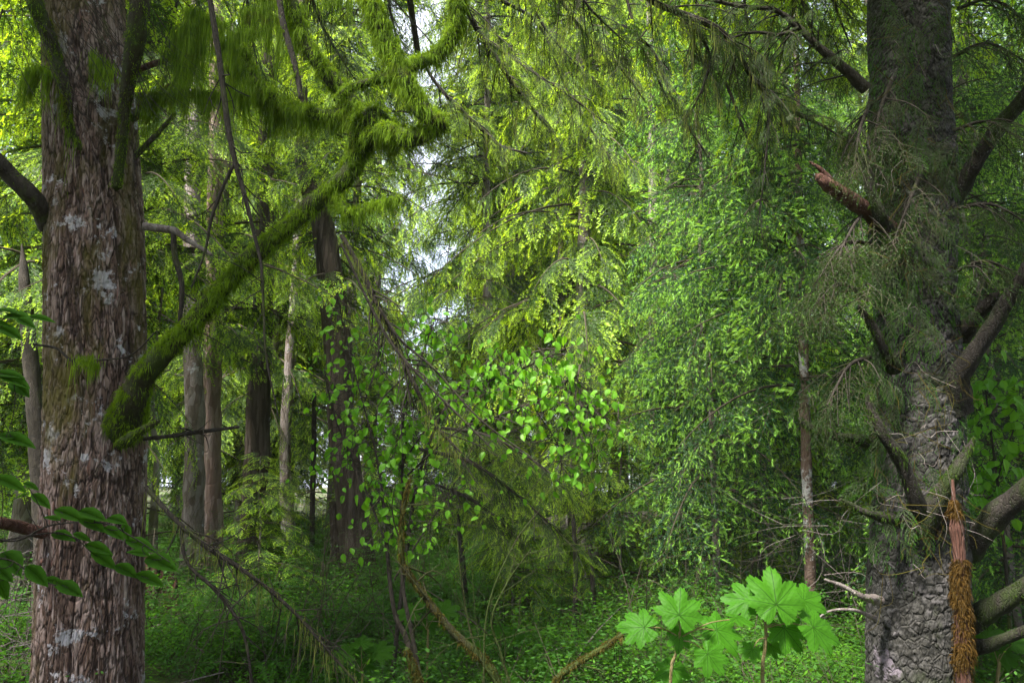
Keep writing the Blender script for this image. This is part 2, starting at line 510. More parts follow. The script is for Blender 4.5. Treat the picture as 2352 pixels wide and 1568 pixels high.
def spruce_spray(L, step, rng, nl=.03, nw=.010, tips=True):
    """a stiffer spray: shoots bristling all round, each ending in a plump pale new shoot"""
    Q, MI = [], []
    tw = []; x = .1 * L; side = 1
    while x < L:
        t = x / L
        tw.append((x, rng.uniform(.6, .95) * side, .38 * L * (1 - t) ** .6 * rng.uniform(.7, 1.15) + .05)); side = -side
        x += step * rng.uniform(.8, 1.2)
    tw.append((0, 0, L))
    for (x0, ang, ln) in tw:
        dz = rng.uniform(-.45, -.05)
        d = unit(np.array([math.cos(ang), math.sin(ang), dz]))
        k = max(6, int(ln / (nl * .28)))
        s = rng.uniform(.1, 1, k) * ln
        pos = np.array([x0, 0, -.15 * x0 * x0 / L]) + d * s[:, None]
        pos[:, 2] -= .2 * s ** 2 / max(ln, .05)
        r = unit(rng.normal(0, 1, (k, 3)) + [0, 0, .2]); dd = unit(d * .9 + r * .85)
        sd = unit(np.cross(dd, r))
        Q.append(diamonds(pos, dd, sd, nl * rng.uniform(.8, 1.3, k), nw * rng.uniform(.8, 1.2, k))); MI.append(np.full(k, 1))
        if tips:
            for j in range(1 + (rng.random() < .6)):
                e = pos.mean(0) * 0 + np.array([x0, 0, -.15 * x0 * x0 / L]) + d * ln * (1 if j == 0 else rng.uniform(.55, .85)); e[2] -= .2 * ln ** 2 / max(ln, .05)
                td = unit(d + rng.normal(0, .35, 3) + [0, 0, -.25]); tl = rng.uniform(.07, .12)
                kk = 15
                ss = rng.uniform(0, .75, kk) * tl
                rr = unit(np.cross(td, rng.normal(0, 1, (kk, 3))))
                d2 = unit(td * 1.4 + rr * .5); s2 = unit(np.cross(d2, rr))
                Q.append(diamonds(e + td * ss[:, None] + rr * .004, d2, s2, np.full(kk, tl * .42), np.full(kk, .009))); MI.append(np.full(kk, 2))
        w0 = .002 + .002 * ln
        sdv = unit(np.cross(d, [0, 0, 1.])) * w0
        a0 = np.array([x0, 0, -.15 * x0 * x0 / L]); a1 = a0 + d * ln; a1[2] -= .2 * ln
        Q.append(np.array([[a0 - sdv, a1 - sdv * .5, a1 + sdv * .5, a0 + sdv]])); MI.append([0])
    return np.concatenate(Q), np.concatenate([np.asarray(m) for m in MI])


def place(g, spray, pos, xdir, up, sc):
    q, m = spray
    x = unit(np.asarray(xdir, float)); y = unit(np.cross(up, x)); z = np.cross(x, y)
    Rm = np.stack([x, y, z], 0) * sc
    g.quads(q @ Rm + pos, m)


HS = [flat_spray(.75, .066, .042, .0145, np.random.default_rng(20 + i), droop=.24) for i in range(5)]           # for trees beyond 8 m
HF = [flat_spray(.55, .035, .020, .0065, np.random.default_rng(40 + i), droop=.3) for i in range(4)]           # for near boughs
SS = [spruce_spray(.7, .085, np.random.default_rng(60 + i), .042, .013) for i in range(5)]
SD = [spruce_spray(.6, .055, np.random.default_rng(80 + i), .024, .006, tips=False) for i in range(3)]


def crown_mesh(name, kind, H, z0, spread, nb, seed, mats, top_r=.25, sscale=1.0, droopy=.5, dens=.17, trunk_r=.12):
    rng = np.random.default_rng(seed)
    g = Geo()
    pool = HS if kind == 'hemlock' else SS
    for b in range(nb):
        t = (b + rng.random()) / nb
        z = z0 + (H - z0) * t ** .92
        L = spread * ((1 - t) ** .75 * (1 - top_r) + top_r) * rng.uniform(.65, 1.12)
        if t < .08: L *= rng.uniform(.5, .9)
        az = rng.uniform(0, 2 * np.pi)
        out = np.array([math.cos(az), math.sin(az), 0])
        rise = rng.uniform(-.05, .35)
        k = 7; s = np.linspace(0, 1, k)
        pts = out * (s * L)[:, None]
        pts[:, 2] = z + L * (rise * s - (droopy * .75 + .1) * s ** 2)
        pts[:, :2] += rng.normal(0, .03 * L, 2) * (s ** 2)[:, None]
        r0 = .007 + .007 * L
        tube(g, pts, np.linspace(r0, .003, k), 9, 5, 0)
        m = int(L / dens)
        sg = 1
        for j in range(m):
            u = .05 + .95 * (j + rng.random() * .6) / m
            i0 = min(int(u * (k - 1)), k - 2); f = u * (k - 1) - i0
            p = pts[i0] * (1 - f) + pts[i0 + 1] * f
            tan = unit(pts[i0 + 1] - pts[i0])
            sidev = unit(np.cross([0, 0, 1.], tan))
            sg = -sg
            a = rng.uniform(.5, 1.25) * sg
            if u > .93: a = rng.uniform(-.3, .3)
            xd = tan * math.cos(a) + sidev * math.sin(a)
            xd = xd + np.array([0, 0, -rng.uniform(.05, 1.15) * droopy * 1.15])
            sc = sscale * rng.uniform(.6, 1.15) * (1.05 - .45 * u) * min(1, .45 + L / 2.2)
            up = unit(np.array([rng.normal(0, .4), rng.normal(0, .4), .8]) + out * rng.uniform(.2, .9))
            place(g, pool[rng.integers(len(pool))], p, xd, up, sc)
    return g.data(name, mats)


def simple_trunk(H, r0, r1, seed, flare=.5, sides=18, n=40, lean=(0, 0), bend=.05, mat='bark_far'):
    rng = np.random.default_rng(seed)
    s = np.linspace(0, 1, 9)
    pts = np.zeros((9, 3)); pts[:, 2] = s * H - .25
    pts[:, 0] = lean[0] * s * H + rng.normal(0, bend, 9) * s
    pts[:, 1] = lean[1] * s * H + rng.normal(0, bend, 9) * s
    rad = r0 + (r1 - r0) * s
    q, r = spline(pts, rad, n)
    t = np.linspace(0, 1, n)
    r = r * (1 + flare * np.exp(-t * H / .35))
    g = Geo()
    a = np.linspace(0, 2 * np.pi, sides, endpoint=False)
    d = np.stack([np.cos(a), np.sin(a), 0 * a], 1)
    v = q[:, None] + d[None] * r[:, None, None]
    nz = fbm(v.reshape(-1, 3) * [5, 5, 1.2] + seed, 3).reshape(n, sides)
    v = q[:, None] + d[None] * (r[:, None] * (1 + .35 * (nz - .5)))[..., None]
    i = np.arange(n - 1)[:, None] * sides; j = np.arange(sides)[None]; j2 = (j + 1) % sides
    g.mesh(v.reshape(-1, 3), np.stack([i + j, i + j2, i + sides + j2, i + sides + j], -1).reshape(-1, 4))
    # dead stubs and twigs on the lower trunk
    for k in range(int(H * 2.4)):
        z = rng.uniform(.8, H * .8); f = z / H
        c = pts[0] + (pts[-1] - pts[0]) * f
        rr = r0 + (r1 - r0) * f
        az = rng.uniform(0, 2 * np.pi); o = np.array([math.cos(az), math.sin(az), rng.uniform(-.5, .25)])
        L = rng.uniform(.15, 1.1)
        p = [c + o * rr * .6, c + o * (rr + L * .5) + rng.normal(0, .04, 3), c + o * (rr + L) + [0, 0, -.25 * L]]
        tube(g, p, [.014, .009, .003], 6, 4, 1)
    return g.data('trunk', [M[mat], M['twig']], smooth=True)


HEM_M = [M['twig'], M['needle'], M['needle_tip']]
SPR_M = [M['twig'], M['spruce'], M['spruce_tip']]
CROWN = {
    'tall_hemlock': [crown_mesh('crown', 'hemlock', 11.5, 1.5, 2.7, 110, 101, HEM_M, dens=.15, droopy=.7), crown_mesh('crown', 'hemlock', 11, 2.0, 2.5, 105, 102, HEM_M, dens=.15, droopy=.65)],
    'lofty_hemlock': [crown_mesh('crown', 'hemlock', 11, 2.9, 2.8, 66, 106, HEM_M, dens=.15, droopy=.45), crown_mesh('crown', 'hemlock', 14, 6.9, 3.1, 85, 107, HEM_M, dens=.17, droopy=.4)],
    'young_hemlock': [crown_mesh('crown', 'hemlock', 6, .4, 1.9, 64, 103, HEM_M, sscale=.8, dens=.14)],
    'tall_spruce': [crown_mesh('crown', 'spruce', 11.5, 1.2, 2.4, 100, 104, SPR_M, dens=.13, droopy=.55, sscale=1.2)],
    'young_spruce': [crown_mesh('crown', 'spruce', 7.5, .7, 1.8, 74, 105, SPR_M, sscale=1.1, droopy=.5, dens=.12)],
}
TRUNK = {
    'tall_hemlock': [simple_trunk(11.5, .15, .03, 1), simple_trunk(11, .14, .03, 2)],
    'lofty_hemlock': [simple_trunk(11, .14, .03, 6), simple_trunk(14, .12, .03, 7)],
    'young_hemlock': [simple_trunk(6, .045, .01, 3, sides=10)],
    'tall_spruce': [simple_trunk(11.5, .15, .03, 4)],
    'young_spruce': [simple_trunk(7.5, .045, .01, 5, sides=10)],
}
KINDN = {'lofty_hemlock': 'hemlock_tree', 'tall_hemlock': 'hemlock_tree', 'young_hemlock': 'hemlock_sapling', 'tall_spruce': 'spruce_tree', 'young_spruce': 'spruce_sapling'}


def tree(kind, x, y, rot, sc, label, group=None, var=0, zoff=0., zs=1.0):
    t = empty(KINDN[kind], (x, y, float(ground_z(x, y)) + zoff), label, 'tree', group)
    t.rotation_euler = (RNG.normal(0, .015), RNG.normal(0, .015), rot)
    if kind.startswith('tall'): sc = sc * max(1.0, (2.6 + .68 * y) / 11.5) if y > 0 else sc
    t.scale = (sc, sc, sc * zs)
    a = bpy.data.objects.new('trunk', TRUNK[kind][var % len(TRUNK[kind])]); COL.objects.link(a); a.parent = t
    b = bpy.data.objects.new('crown', CROWN[kind][var % len(CROWN[kind])]); COL.objects.link(b); b.parent = t
    return t


def gx_at(xd, Y):
    return P(xd, 1107, Y)[0]

# mid-distance trees: (kind, photo x, distance, rotation, scale, label)
MID = [
    ('tall_hemlock', 1345, 11.5, .4, 1.0, 'drooping hemlock filling the centre with yellow-green fans above the alder leaves'),
    ('young_spruce', 1640, 9.2, 1.0, 1.0, 'young spruce with plump pale new tips to the left of the thin lichened trunk'),
    ('tall_spruce', 1860, 12.0, 2.0, .95, 'tall spruce behind the thin lichened trunk, blue-green with pale tips'),
    ('tall_hemlock', 1200, 17.5, 3.0, .85, 'pale hemlock right of the bright sky gap, behind the dark cedar'),
    ('tall_hemlock', 560, 17.5, 4.0, .9, 'hemlock filling the bright space between the paired trunks and the cedar'),
    ('lofty_hemlock', 470, 12.7, 2.4, 1.0, 'hemlock whose high green hangs over the close pair of trunks'),
    ('lofty_hemlock', 1120, 15.0, 5.0, 1.02, 'high-crowned hemlock right of the bright sky gap'),
    ('lofty_hemlock', 790, 14.0, 1.0, 1.0, 'high-crowned hemlock whose green closes the view above the bright sky gap'),
    ('tall_hemlock', 600, 16.5, 5.0, .9, 'hemlock with a slim grey stem just left of the cedar'),
    ('young_hemlock', 610, 9.0, 1.2, (.50, .62), 'low hemlock sapling with dark flat sprays in front of the paired trunks'),
    ('young_hemlock', 1180, 8.6, 2.2, (.52, .72), 'dark hemlock sapling under the alder leaves at the centre'),
    ('young_hemlock', 1420, 9.4, 3.3, (.6, .75), 'bushy hemlock sapling right of the centre below the alder leaves'),
    ('tall_spruce', 1560, 16.0, .9, 1.0, 'tall spruce far behind the centre-right with light green tips'),
    ('lofty_hemlock', 290, 9.3, 1.9, 1.0, 'hemlock showing between the big left trunk and the paired trunks'),
    ('tall_hemlock', 1500, 20.0, 2.8, 1.1, 'tall hemlock far back right of the centre'),
    ('tall_hemlock', 60, 9.0, 3.7, 1.0, 'dark hemlock behind the left edge trunk'),
    ('tall_spruce', 2300, 8.5, 4.4, .9, 'dark spruce behind the right trunk at the right edge'),
    ('young_spruce', 2310, 6.8, 5.2, .75, 'small spruce right of the big grey trunk'),
    ('tall_hemlock', 2080, 13.0, 5.9, 1.0, 'hemlock hidden mostly behind the big grey trunk'),
    ('young_hemlock', 1760, 10.5, .2, .9, 'twiggy young hemlock beside the thin lichened trunk'),
    ('tall_hemlock', 850, 29.0, 1.3, .8, 'pale far hemlock at the left side of the bright sky gap'),
]
for k, (kind, xd, Y, rot, sc, lab) in enumerate(MID):
    zs = 1.0
    if isinstance(sc, tuple): sc, zs = sc
    tree(kind, gx_at(xd, Y), Y, rot, sc, lab, var={290: 0, 470: 0, 592: 0, 790: 1, 1120: 1}.get(xd, k), zs=zs)

rr = np.random.default_rng(77)
for k, (xd, Y) in enumerate([(-250, 13), (150, 17), (300, 20), (480, 21), (620, 24), (1330, 24), (1105, 23), (1740, 19.5), (2120, 19),
                              (2350, 15), (2600, 12), (-500, 9), (1420, 28), (1660, 26), (420, 27), (2250, 24), (100, 24)]):
    kind = ['tall_hemlock', 'tall_spruce', 'tall_hemlock'][k % 3]
    tree(kind, gx_at(xd, Y), Y, rr.uniform(0, 6.28), rr.uniform(.95, 1.25), 'conifer of the far rows seen only as green foliage between nearer trees', 'conifers of the far rows', var=k)
for k in range(34):
    Y = rr.uniform(13, 27); x = rr.uniform(-.75, .75) * Y
    tree('young_hemlock' if k % 3 else 'young_spruce', x, Y, rr.uniform(0, 6.28), rr.uniform(.55, 1.1), 'young conifer filling in low green between the trunks far back', 'young conifers far back', var=k)
# unseen trees beside and behind the viewer: close the wood, some added for shade
for k, (x, y) in enumerate([(6.8, 2.0), (-5, -4), (5, -5), (0.5, -8), (-9, 0), (9.5, -1), (8.5, 6.5), (-5.4, .4), (-4.6, -2.2)]):
    tree('tall_hemlock', x, y, rr.uniform(0, 6.28), rr.uniform(.95, 1.15), 'conifer standing outside the view beside the viewer', 'conifers around the viewer', var=k)

for k, (x, y) in enumerate([(1.4, -1.4), (-5.5, 2.6), (3.6, .8), (-1.0, -4.5), (-6.8, -1.5), (5.2, 3.4), (-3.4, -3.4)]):  # unseen high crowns added to throw shade on the near trunks
    tree('lofty_hemlock', x, y, rr.uniform(0, 6.28), 1.0, 'unseen high-crowned conifer added to shade the near zone', 'unseen high-crowned conifers added for shade', var=1, zs=rr.uniform(1.0, 1.2))
# ------------------------------------------------------------------ the far wood
def far_wood():
    g = Geo(); rng = np.random.default_rng(5)
    n = 90
    for k in range(n):
        az = rng.uniform(-1.25, 1.25); d = rng.uniform(29, 50)
        x, y = d * math.sin(az), d * math.cos(az); z = float(ground_z(x, y))
        if any(abs(az - g_) < w_ for g_, w_ in ((-.125, .03), (-.36, .03), (.21, .035), (.14, .03), (.40, .03), (.58, .03), (-.5, .03))): continue
        H = rng.uniform(14, 24)
        tube(g, [(x, y, z - .3), (x + .1, y, z + H * .5), (x, y, z + H)], [.28, .2, .04], 8, 6, 0)
        m = 2600
        t = rng.random(m) ** .9
        hz = H * (.08 + .92 * t); rad = 3.4 * ((1 - t) * .85 + .12) * np.sqrt(rng.random(m)); a = rng.uniform(0, 2 * np.pi, m)
        c = np.stack([x + rad * np.cos(a), y + rad * np.sin(a), z + hz - .25 * rad], 1)
        c += .3 * rng.normal(0, 1, (m, 3))
        keep = fbm(c * .9, 2, 3) > .42
        c = c[keep]; m = len(c)
        d0 = unit(np.stack([np.cos(a[keep]), np.sin(a[keep]), rng.uniform(-1.1, 0, m)], 1)); sd = unit(np.cross(d0, rng.normal(0, 1, (m, 3))))
        g.quads(diamonds(c, d0, sd, rng.uniform(.18, .5, m), rng.uniform(.06, .16, m)), 1 + (rng.random(m) < .4))
    return g.build('far_forest', [M['bark_far']] + HEM_M[1:])
tag(far_wood(), 'pale green far wood closing the view between the nearer conifers', 'forest', kind='stuff')

# ------------------------------------------------------------------ big trunks
def big_trunk(rows, Y, seed, kind, zs, cell, amp, fine=True, ztop=9.0, zbot=-.3, nz=820, na=380):
    """rows: [(y, xleft, xright)] in photo pixels -> trunk mesh in world coordinates"""
    cz, cx, cr = [], [], []
    for (y, xl, xr) in rows:
        p = P((xl + xr) / 2, y, Y); cz.append(p[2]); cx.append(p[0]); cr.append(W(xr - xl, p) / 2 * .965 / math.hypot(1, ((xl + xr) / 2 - 1176) / 1176 * TX))
    cz, cx, cr = map(np.array, (cz, cx, cr)); o = np.argsort(cz); cz, cx, cr = cz[o], cx[o], cr[o]
    slope = (cx[-1] - cx[-3]) / (cz[-1] - cz[-3])
    z = np.linspace(zbot, ztop, nz)
    x = np.where(z > cz[-1], cx[-1] + slope * (z - cz[-1]), np.interp(z, cz, cx))
    r = np.where(z > cz[-1], np.maximum(cr[-1] - .022 * (z - cz[-1]), .1), np.interp(z, cz, cr))
    r = r * (1 + .08 * np.exp(-np.maximum(z - 0, 0) / .3))
    a = np.linspace(0, 2 * np.pi, na, endpoint=False)
    Z, A = np.meshgrid(z, a, indexing='ij')
    Rr = np.repeat(r[:, None], na, 1)
    u = np.stack([np.cos(A), np.sin(A)], -1)
    p3 = np.stack([Rr * u[..., 0], Rr * u[..., 1], Z * zs], -1).reshape(-1, 3)
    warp = np.stack([fbm(p3 * 11, 3, seed), fbm(p3 * 11, 3, seed + 9), fbm(p3 * 11, 3, seed + 17)], 1) - .5
    w2 = np.stack([fbm(p3 * 45, 2, seed + 50), fbm(p3 * 45, 2, seed + 59), fbm(p3 * 45, 2, seed + 67)], 1) - .5
    f1, f2, cid, dz = voronoi((p3 + warp * .09 + w2 * .03) / cell, seed)
    g1, g2, cid2, dz2 = voronoi((p3 + warp * .14 + w2 * .03) / (cell * 3.6), seed + 31)
    crack = np.clip((f2 - f1) / .16, 0, 1); crack2 = np.clip((g2 - g1) / .10, 0, 1)
    big = fbm(p3 * [3.5, 3.5, 1.5], 3, seed + 3) - .5
    flake = fbm(p3 * 60, 2, seed + 5) - .5
    disp = amp * (crack * .55 + crack * (-.9 * dz * (.3 + cid)) + .35 * (cid - .5) + crack2 * .8 - .5 * dz2 + .7 * (cid2 - .5)) + big * .07 + flake * amp * .35
    wz = p3 * [8, 8, 1.5 / zs] + (w2 * .5)
    fis = np.clip(np.abs(fbm(wz, 2, seed + 71) - .5) / .055, 0, 1) if kind == 'L' else np.ones(len(p3))
    crack2 = np.minimum(crack2, fis)
    disp = (disp + .011 * (fis - 1)).reshape(nz, na)
    rad = Rr + disp - amp
    v = np.stack([x[:, None] + rad * u[..., 0], Y + rad * u[..., 1], Z], -1).reshape(-1, 3)
    i = np.arange(nz - 1)[:, None] * na; j = np.arange(na)[None]; j2 = (j + 1) % na
    g = Geo()
    g.mesh(v, np.stack([i + j, i + j2, i + na + j2, i + na + j], -1).reshape(-1, 4))
    att = {'plate': np.clip(cid * .65 + cid2 * .35, 0, 1), 'crack': np.clip(np.minimum(crack * .7 + .3, .1 + .9 * crack2) * (1.12 - .5 * np.clip(dz, 0, 1)), 0, 1)}
    return g, att, (lambda zz: (np.interp(zz, z, x), Y, np.interp(zz, z, r)))


def strands(g, q, r, n, ln, wd, rng, mat=0, out=.6, down=.8, jit=.25, top=False, clump=4.):
    """fine moss strands growing round a limb (points q, radii r) and falling over"""
    t, u, w = frames(q)
    seg = np.linalg.norm(np.diff(q, axis=0), axis=1)
    cum = np.concatenate([[0], np.cumsum(seg)])
    s = rng.uniform(0, cum[-1], n)
    i = np.clip(np.searchsorted(cum, s) - 1, 0, len(q) - 2); f = ((s - cum[i]) / seg[i])[:, None]
    c = q[i] * (1 - f) + q[i + 1] * f; rr = r[i] * (1 - f[:, 0]) + r[i + 1] * f[:, 0]
    a = rng.uniform(0, 2 * np.pi, n)
    nt = max(1, n // 14); tid = rng.integers(0, nt, n)            # strands stand in tufts
    ts = rng.uniform(0, cum[-1], nt); ta = rng.uniform(0, 2 * np.pi, nt)
    lone = rng.random(n) < .25
    s = np.where(lone, s, np.clip(ts[tid] + rng.normal(0, .012, n), 0, cum[-1])); a = np.where(lone, a, ta[tid] + rng.normal(0, .18, n))
    i = np.clip(np.searchsorted(cum, s) - 1, 0, len(q) - 2); f = ((s - cum[i]) / seg[i])[:, None]
    c = q[i] * (1 - f) + q[i + 1] * f; rr = r[i] * (1 - f[:, 0]) + r[i + 1] * f[:, 0]
    nn = u[i] * np.cos(a)[:, None] + w[i] * np.sin(a)[:, None]
    keep = ((nn[:, 2] > -.45) | (rng.random(n) < .3)) & ((fbm(c * 9 + nn * .6, 2, 21) > .40) | (rng.random(n) < .2))  # strands thinned underneath so dark bark imitates the limb's shaded underside
    p0 = c + nn * (rr * .93)[:, None]
    tl = .45 + 1.9 * rng.random(nt) ** 2.4; tj = rng.normal(0, jit, (nt, 3))
    L = ln * .64 * rng.uniform(.5, 1.25, n) * tl[tid] * keep
    jd = tj[tid] + rng.normal(0, jit * .35, (n, 3))
    d1 = unit(nn * out + jd + [0, 0, -down * .5]); d2 = unit(nn * out * .3 + jd + [0, 0, -down * 1.6])
    p1 = p0 + d1 * (L * .4)[:, None]; p2 = p1 + d2 * (L * .6)[:, None]
    sd = unit(np.cross(d1, unit(rng.normal(0, 1, (n, 3))))) * (wd * rng.uniform(.6, 1.3, n))[:, None]
    g.quads(np.stack([p0 - sd, p1 - sd * .8, p1 + sd * .8, p0 + sd], 1), mat)
    g.quads(np.stack([p1 - sd * .8, p2 - sd * .1, p2 + sd * .1, p1 + sd * .8], 1), mat)


def curtain(g, q, n, ln, wd, rng, mat=0, spread=.02):
    """long thin strands hanging straight down from a twig"""
    i = rng.integers(0, len(q) - 1, n); f = rng.random(n)[:, None]
    p0 = q[i] * (1 - f) + q[i + 1] * f + rng.normal(0, spread, (n, 3))
    L = ln * rng.uniform(.15, 1.1, n) * (.12 + 2.4 * np.clip(fbm(p0 * [22, 22, 5], 2, 8) - .38, 0, 1) * 1.6)
    p1 = p0 + np.stack([rng.normal(0, .04, n) * L, rng.normal(0, .04, n) * L, -L * .5], 1)
    p2 = p1 + np.stack([rng.normal(0, .08, n) * L, rng.normal(0, .08, n) * L, -L * .5], 1)
    sd = np.stack([np.ones(n), rng.normal(0, .7, n), np.zeros(n)], 1) * (wd * rng.uniform(.5, 1.2, n))[:, None]
    g.quads(np.stack([p0 - sd, p1 - sd, p1 + sd, p0 + sd], 1), mat)
    g.quads(np.stack([p1 - sd, p2 - sd * .15, p2 + sd * .15, p1 + sd], 1), mat)


def limb(parent, pts, mat='bark_dead', moss=0, ml=.05, name='branch', mossmat='moss', curt=0, cl=.2, n=40, sides=10, core=1., rough=.25, seed=1, mw=.0022, twigs=0, twl=.5, wob=0.):
    q, r = path3(pts)
    g = Geo()
    qq, r2 = tube(g, q, r * core, n, sides, 0, rough=rough, seed=seed, wob=wob)
    rng = np.random.default_rng(seed)
    for k in range(twigs):
        i = rng.integers(n // 6, n - 2); tan = unit(qq[i + 1] - qq[i])
        d = unit(tan * .7 + rng.normal(0, .6, 3) + [0, 0, -.2]); L = twl * rng.uniform(.3, 1.1)
        p1 = qq[i] + d * L * .5 + rng.normal(0, .05 * L, 3); p2 = p1 + unit(d + rng.normal(0, .35, 3) + [0, 0, -.2]) * L * .5
        rt = min(r2[i] * .45, .006)
        tube(g, [qq[i], p1, p2], [rt, rt * .7, .0012], 7, 4, 0)
        for e in range(2):
            p3 = p1 + unit(d + rng.normal(0, .7, 3)) * L * .3
            tube(g, [p1, (p1 + p3) / 2 + rng.normal(0, .02 * L, 3), p3], [rt * .5, rt * .4, .001], 5, 3, 0)
    b = part(g.build(name, M[mat], smooth=True), parent)
    if moss:
        gm = Geo()
        strands(gm, qq, r2, moss, ml, mw, rng)
        if curt: curtain(gm, qq, curt, cl, .0015, rng)
        part(gm.build('moss', M[mossmat]), b)
    elif curt:
        gm = Geo(); curtain(gm, qq, curt, cl, .0015, rng)
        part(gm.build('moss', M[mossmat]), b)
    return b, qq, r2


def bough(parent, pts, pool, mats, nside, slen, seed, mat='bark_dead', name='branch', droop=.8, sub=.5, dens=.05, hang=0, fromu=.1, matname='foliage', spread=1.2):
    """a woody branch with side branches carrying flat sprays"""
    rng = np.random.default_rng(seed)
    q, r = path3(pts); g = Geo(); gf = Geo()
    qq, r2 = tube(g, q, r, 40, 8, 0, rough=.2, seed=seed)
    n = len(qq); sg = 1
    ends = []
    for k in range(nside):
        u = fromu + (1 - fromu) * (k + rng.random()) / nside; i = min(int(u * (n - 1)), n - 2)
        tan = unit(qq[i + 1] - qq[i]); sidev = unit(np.cross([0, 0, 1.], tan)); sg = -sg
        a = rng.uniform(.4, spread) * sg
        d = unit(tan * math.cos(a) + sidev * math.sin(a) + [0, 0, -rng.uniform(.1, .9) * droop])
        L = sub * (1.1 - .6 * u) * rng.uniform(.5, 1.2)
        p0 = qq[i]; p1 = p0 + d * L * .5; p2 = p1 + unit(d + [0, 0, -.5 * droop]) * L * .5
        rt = max(.0025, min(r2[i] * .5, .007))
        tq, _ = tube(g, [p0, p1, p2], [rt, rt * .7, .0015], 8, 4, 0)
        m = max(2, int(L / dens)); s2 = 1
        for j in range(m):
            w = .1 + .9 * (j + rng.random()) / m; ii_ = min(int(w * 7), 6); pp = tq[ii_] + (tq[ii_ + 1] - tq[ii_]) * (w * 7 - ii_)
            t2 = unit(tq[ii_ + 1] - tq[ii_]); sv = unit(np.cross([0, 0, 1.], t2)); s2 = -s2
            aa = rng.uniform(.3, 1.0) * s2
            xd = t2 * math.cos(aa) + sv * math.sin(aa) + [0, 0, -rng.uniform(.05, .7) * droop]
            up = unit(rng.normal(0, .35, 3) + [0, -.15, 1])
            place(gf, pool[rng.integers(len(pool))], pp, xd, up, slen * rng.uniform(.5, 1.1) * (1.1 - .5 * w))
        ends.append(tq)
    b = part(g.build(name, M[mat], smooth=True), parent)
    part(gf.build(matname, mats), b)
    if hang:
        for e in ends[::max(1, len(ends) // 6)]:
            gm = Geo(); curtain(gm, e, hang, .22, .0013, rng, spread=.008)
            part(gm.build('moss', M['moss_pale']), b)
    return b


HEMN = [M['twig'], M['needle'], M['needle_tip']]
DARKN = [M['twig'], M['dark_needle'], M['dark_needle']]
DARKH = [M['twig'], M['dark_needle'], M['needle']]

# ---- left spruce
YL = 5.3
base = P(212, 1568, YL)
left = empty('spruce_tree', (base[0], YL, 0), 'massive reddish-brown trunk with flaky bark and a thick mossy limb reaching right', 'tree')
gt, att, LT = big_trunk([(-30, 92, 288), (300, 96, 318), (500, 98, 332), (900, 102, 342), (1100, 95, 340), (1300, 84, 338), (1568, 74, 334)], YL, 11, 'L', .17, .0165, .008, nz=1150, na=560)
part(gt.build('trunk', M['bark_red'], smooth=True, att=att), left)
f = YL - .33
MOSS = 26000
b, q1, r1 = limb(left, [(262, 1030, f + .32, 90), (296, 945, f + .10, 78), (322, 876, f, 54), (350, 838, f - .05, 52), (415, 770, f - .1, 41), (480, 700, f - .1, 40), (540, 630, f - .1, 40),
                        (600, 572, f - .1, 38), (660, 522, f - .1, 38), (720, 470, f - .1, 38), (785, 415, f - .1, 40), (815, 365, f - .1, 43), (828, 320, f - .1, 50), (838, 262, f - .1, 43)],
                 'bark_mossy', moss=40000, ml=.056, core=1.0, n=90, sides=18, rough=.35, seed=3, name='limb')
limb(b, [(832, 300, f - .1, 54), (805, 228, f - .12, 36), (762, 182, f - .15, 34), (722, 130, f - .2, 32), (690, 70, f - .2, 28), (662, -20, f - .25, 26)], 'bark_mossy', moss=9000, ml=.07, seed=4, n=50, name='fork')
limb(b, [(828, 335, f - .1, 48), (880, 300, f - .2, 46), (940, 318, f - .3, 40), (985, 305, f - .35, 34), (1012, 285, f - .4, 30), (985, 268, f - .42, 40), (950, 225, f - .42, 42), (918, 160, f - .42, 40),
         (885, 90, f - .4, 38), (858, 25, f - .4, 36), (830, -60, f - .4, 34)], 'bark_mossy', moss=22000, ml=.075, seed=5, n=90, name='fork')
limb(b, [(900, 175, f - .42, 26), (950, 148, f - .35, 28), (1000, 128, f - .3, 30), (1035, 90, f - .3, 30), (1050, 35, f - .3, 30), (1060, -60, f - .3, 28)], 'bark_mossy', moss=11000, ml=.07, seed=6, n=50, name='fork')
limb(b, [(815, 235, f - .12, 34), (775, 262, f - .1, 26), (725, 262, f - .1, 26), (670, 245, f - .1, 22), (615, 212, f - .1, 20), (580, 175, f - .1, 18), (560, 110, f - .1, 14)], 'bark_mossy', moss=12000, ml=.085, curt=2600, cl=.16, seed=7, n=50, name='fork')
limb(b, [(725, 262, f - .1, 14), (650, 240, f, 12), (560, 222, f, 10), (460, 215, f, 8), (390, 213, f, 6), (330, 222, f + .05, 4)], 'bark_mossy', moss=5000, ml=.07, curt=4200, cl=.28, seed=8, n=50, name='fork')
limb(b, [(905, 175, f - .4, 22), (860, 185, f - .3, 20), (800, 205, f - .3, 16), (770, 230, f - .3, 10)], 'bark_mossy', moss=2500, ml=.06, seed=9, name='fork')
limb(b, [(835, 290, f - .1, 60), (858, 275, f - .15, 62), (880, 290, f - .15, 46), (905, 320, f - .2, 30)], 'bark_mossy', moss=11000, ml=.10, curt=900, cl=.2, seed=10, name='fork')
limb(b, [(770, 445, f - .1, 20), (800, 490, f - .2, 18), (850, 474, f - .2, 14), (915, 455, f - .25, 10)], 'bark_mossy', moss=4200, ml=.07, curt=900, cl=.14, seed=12, name='fork')
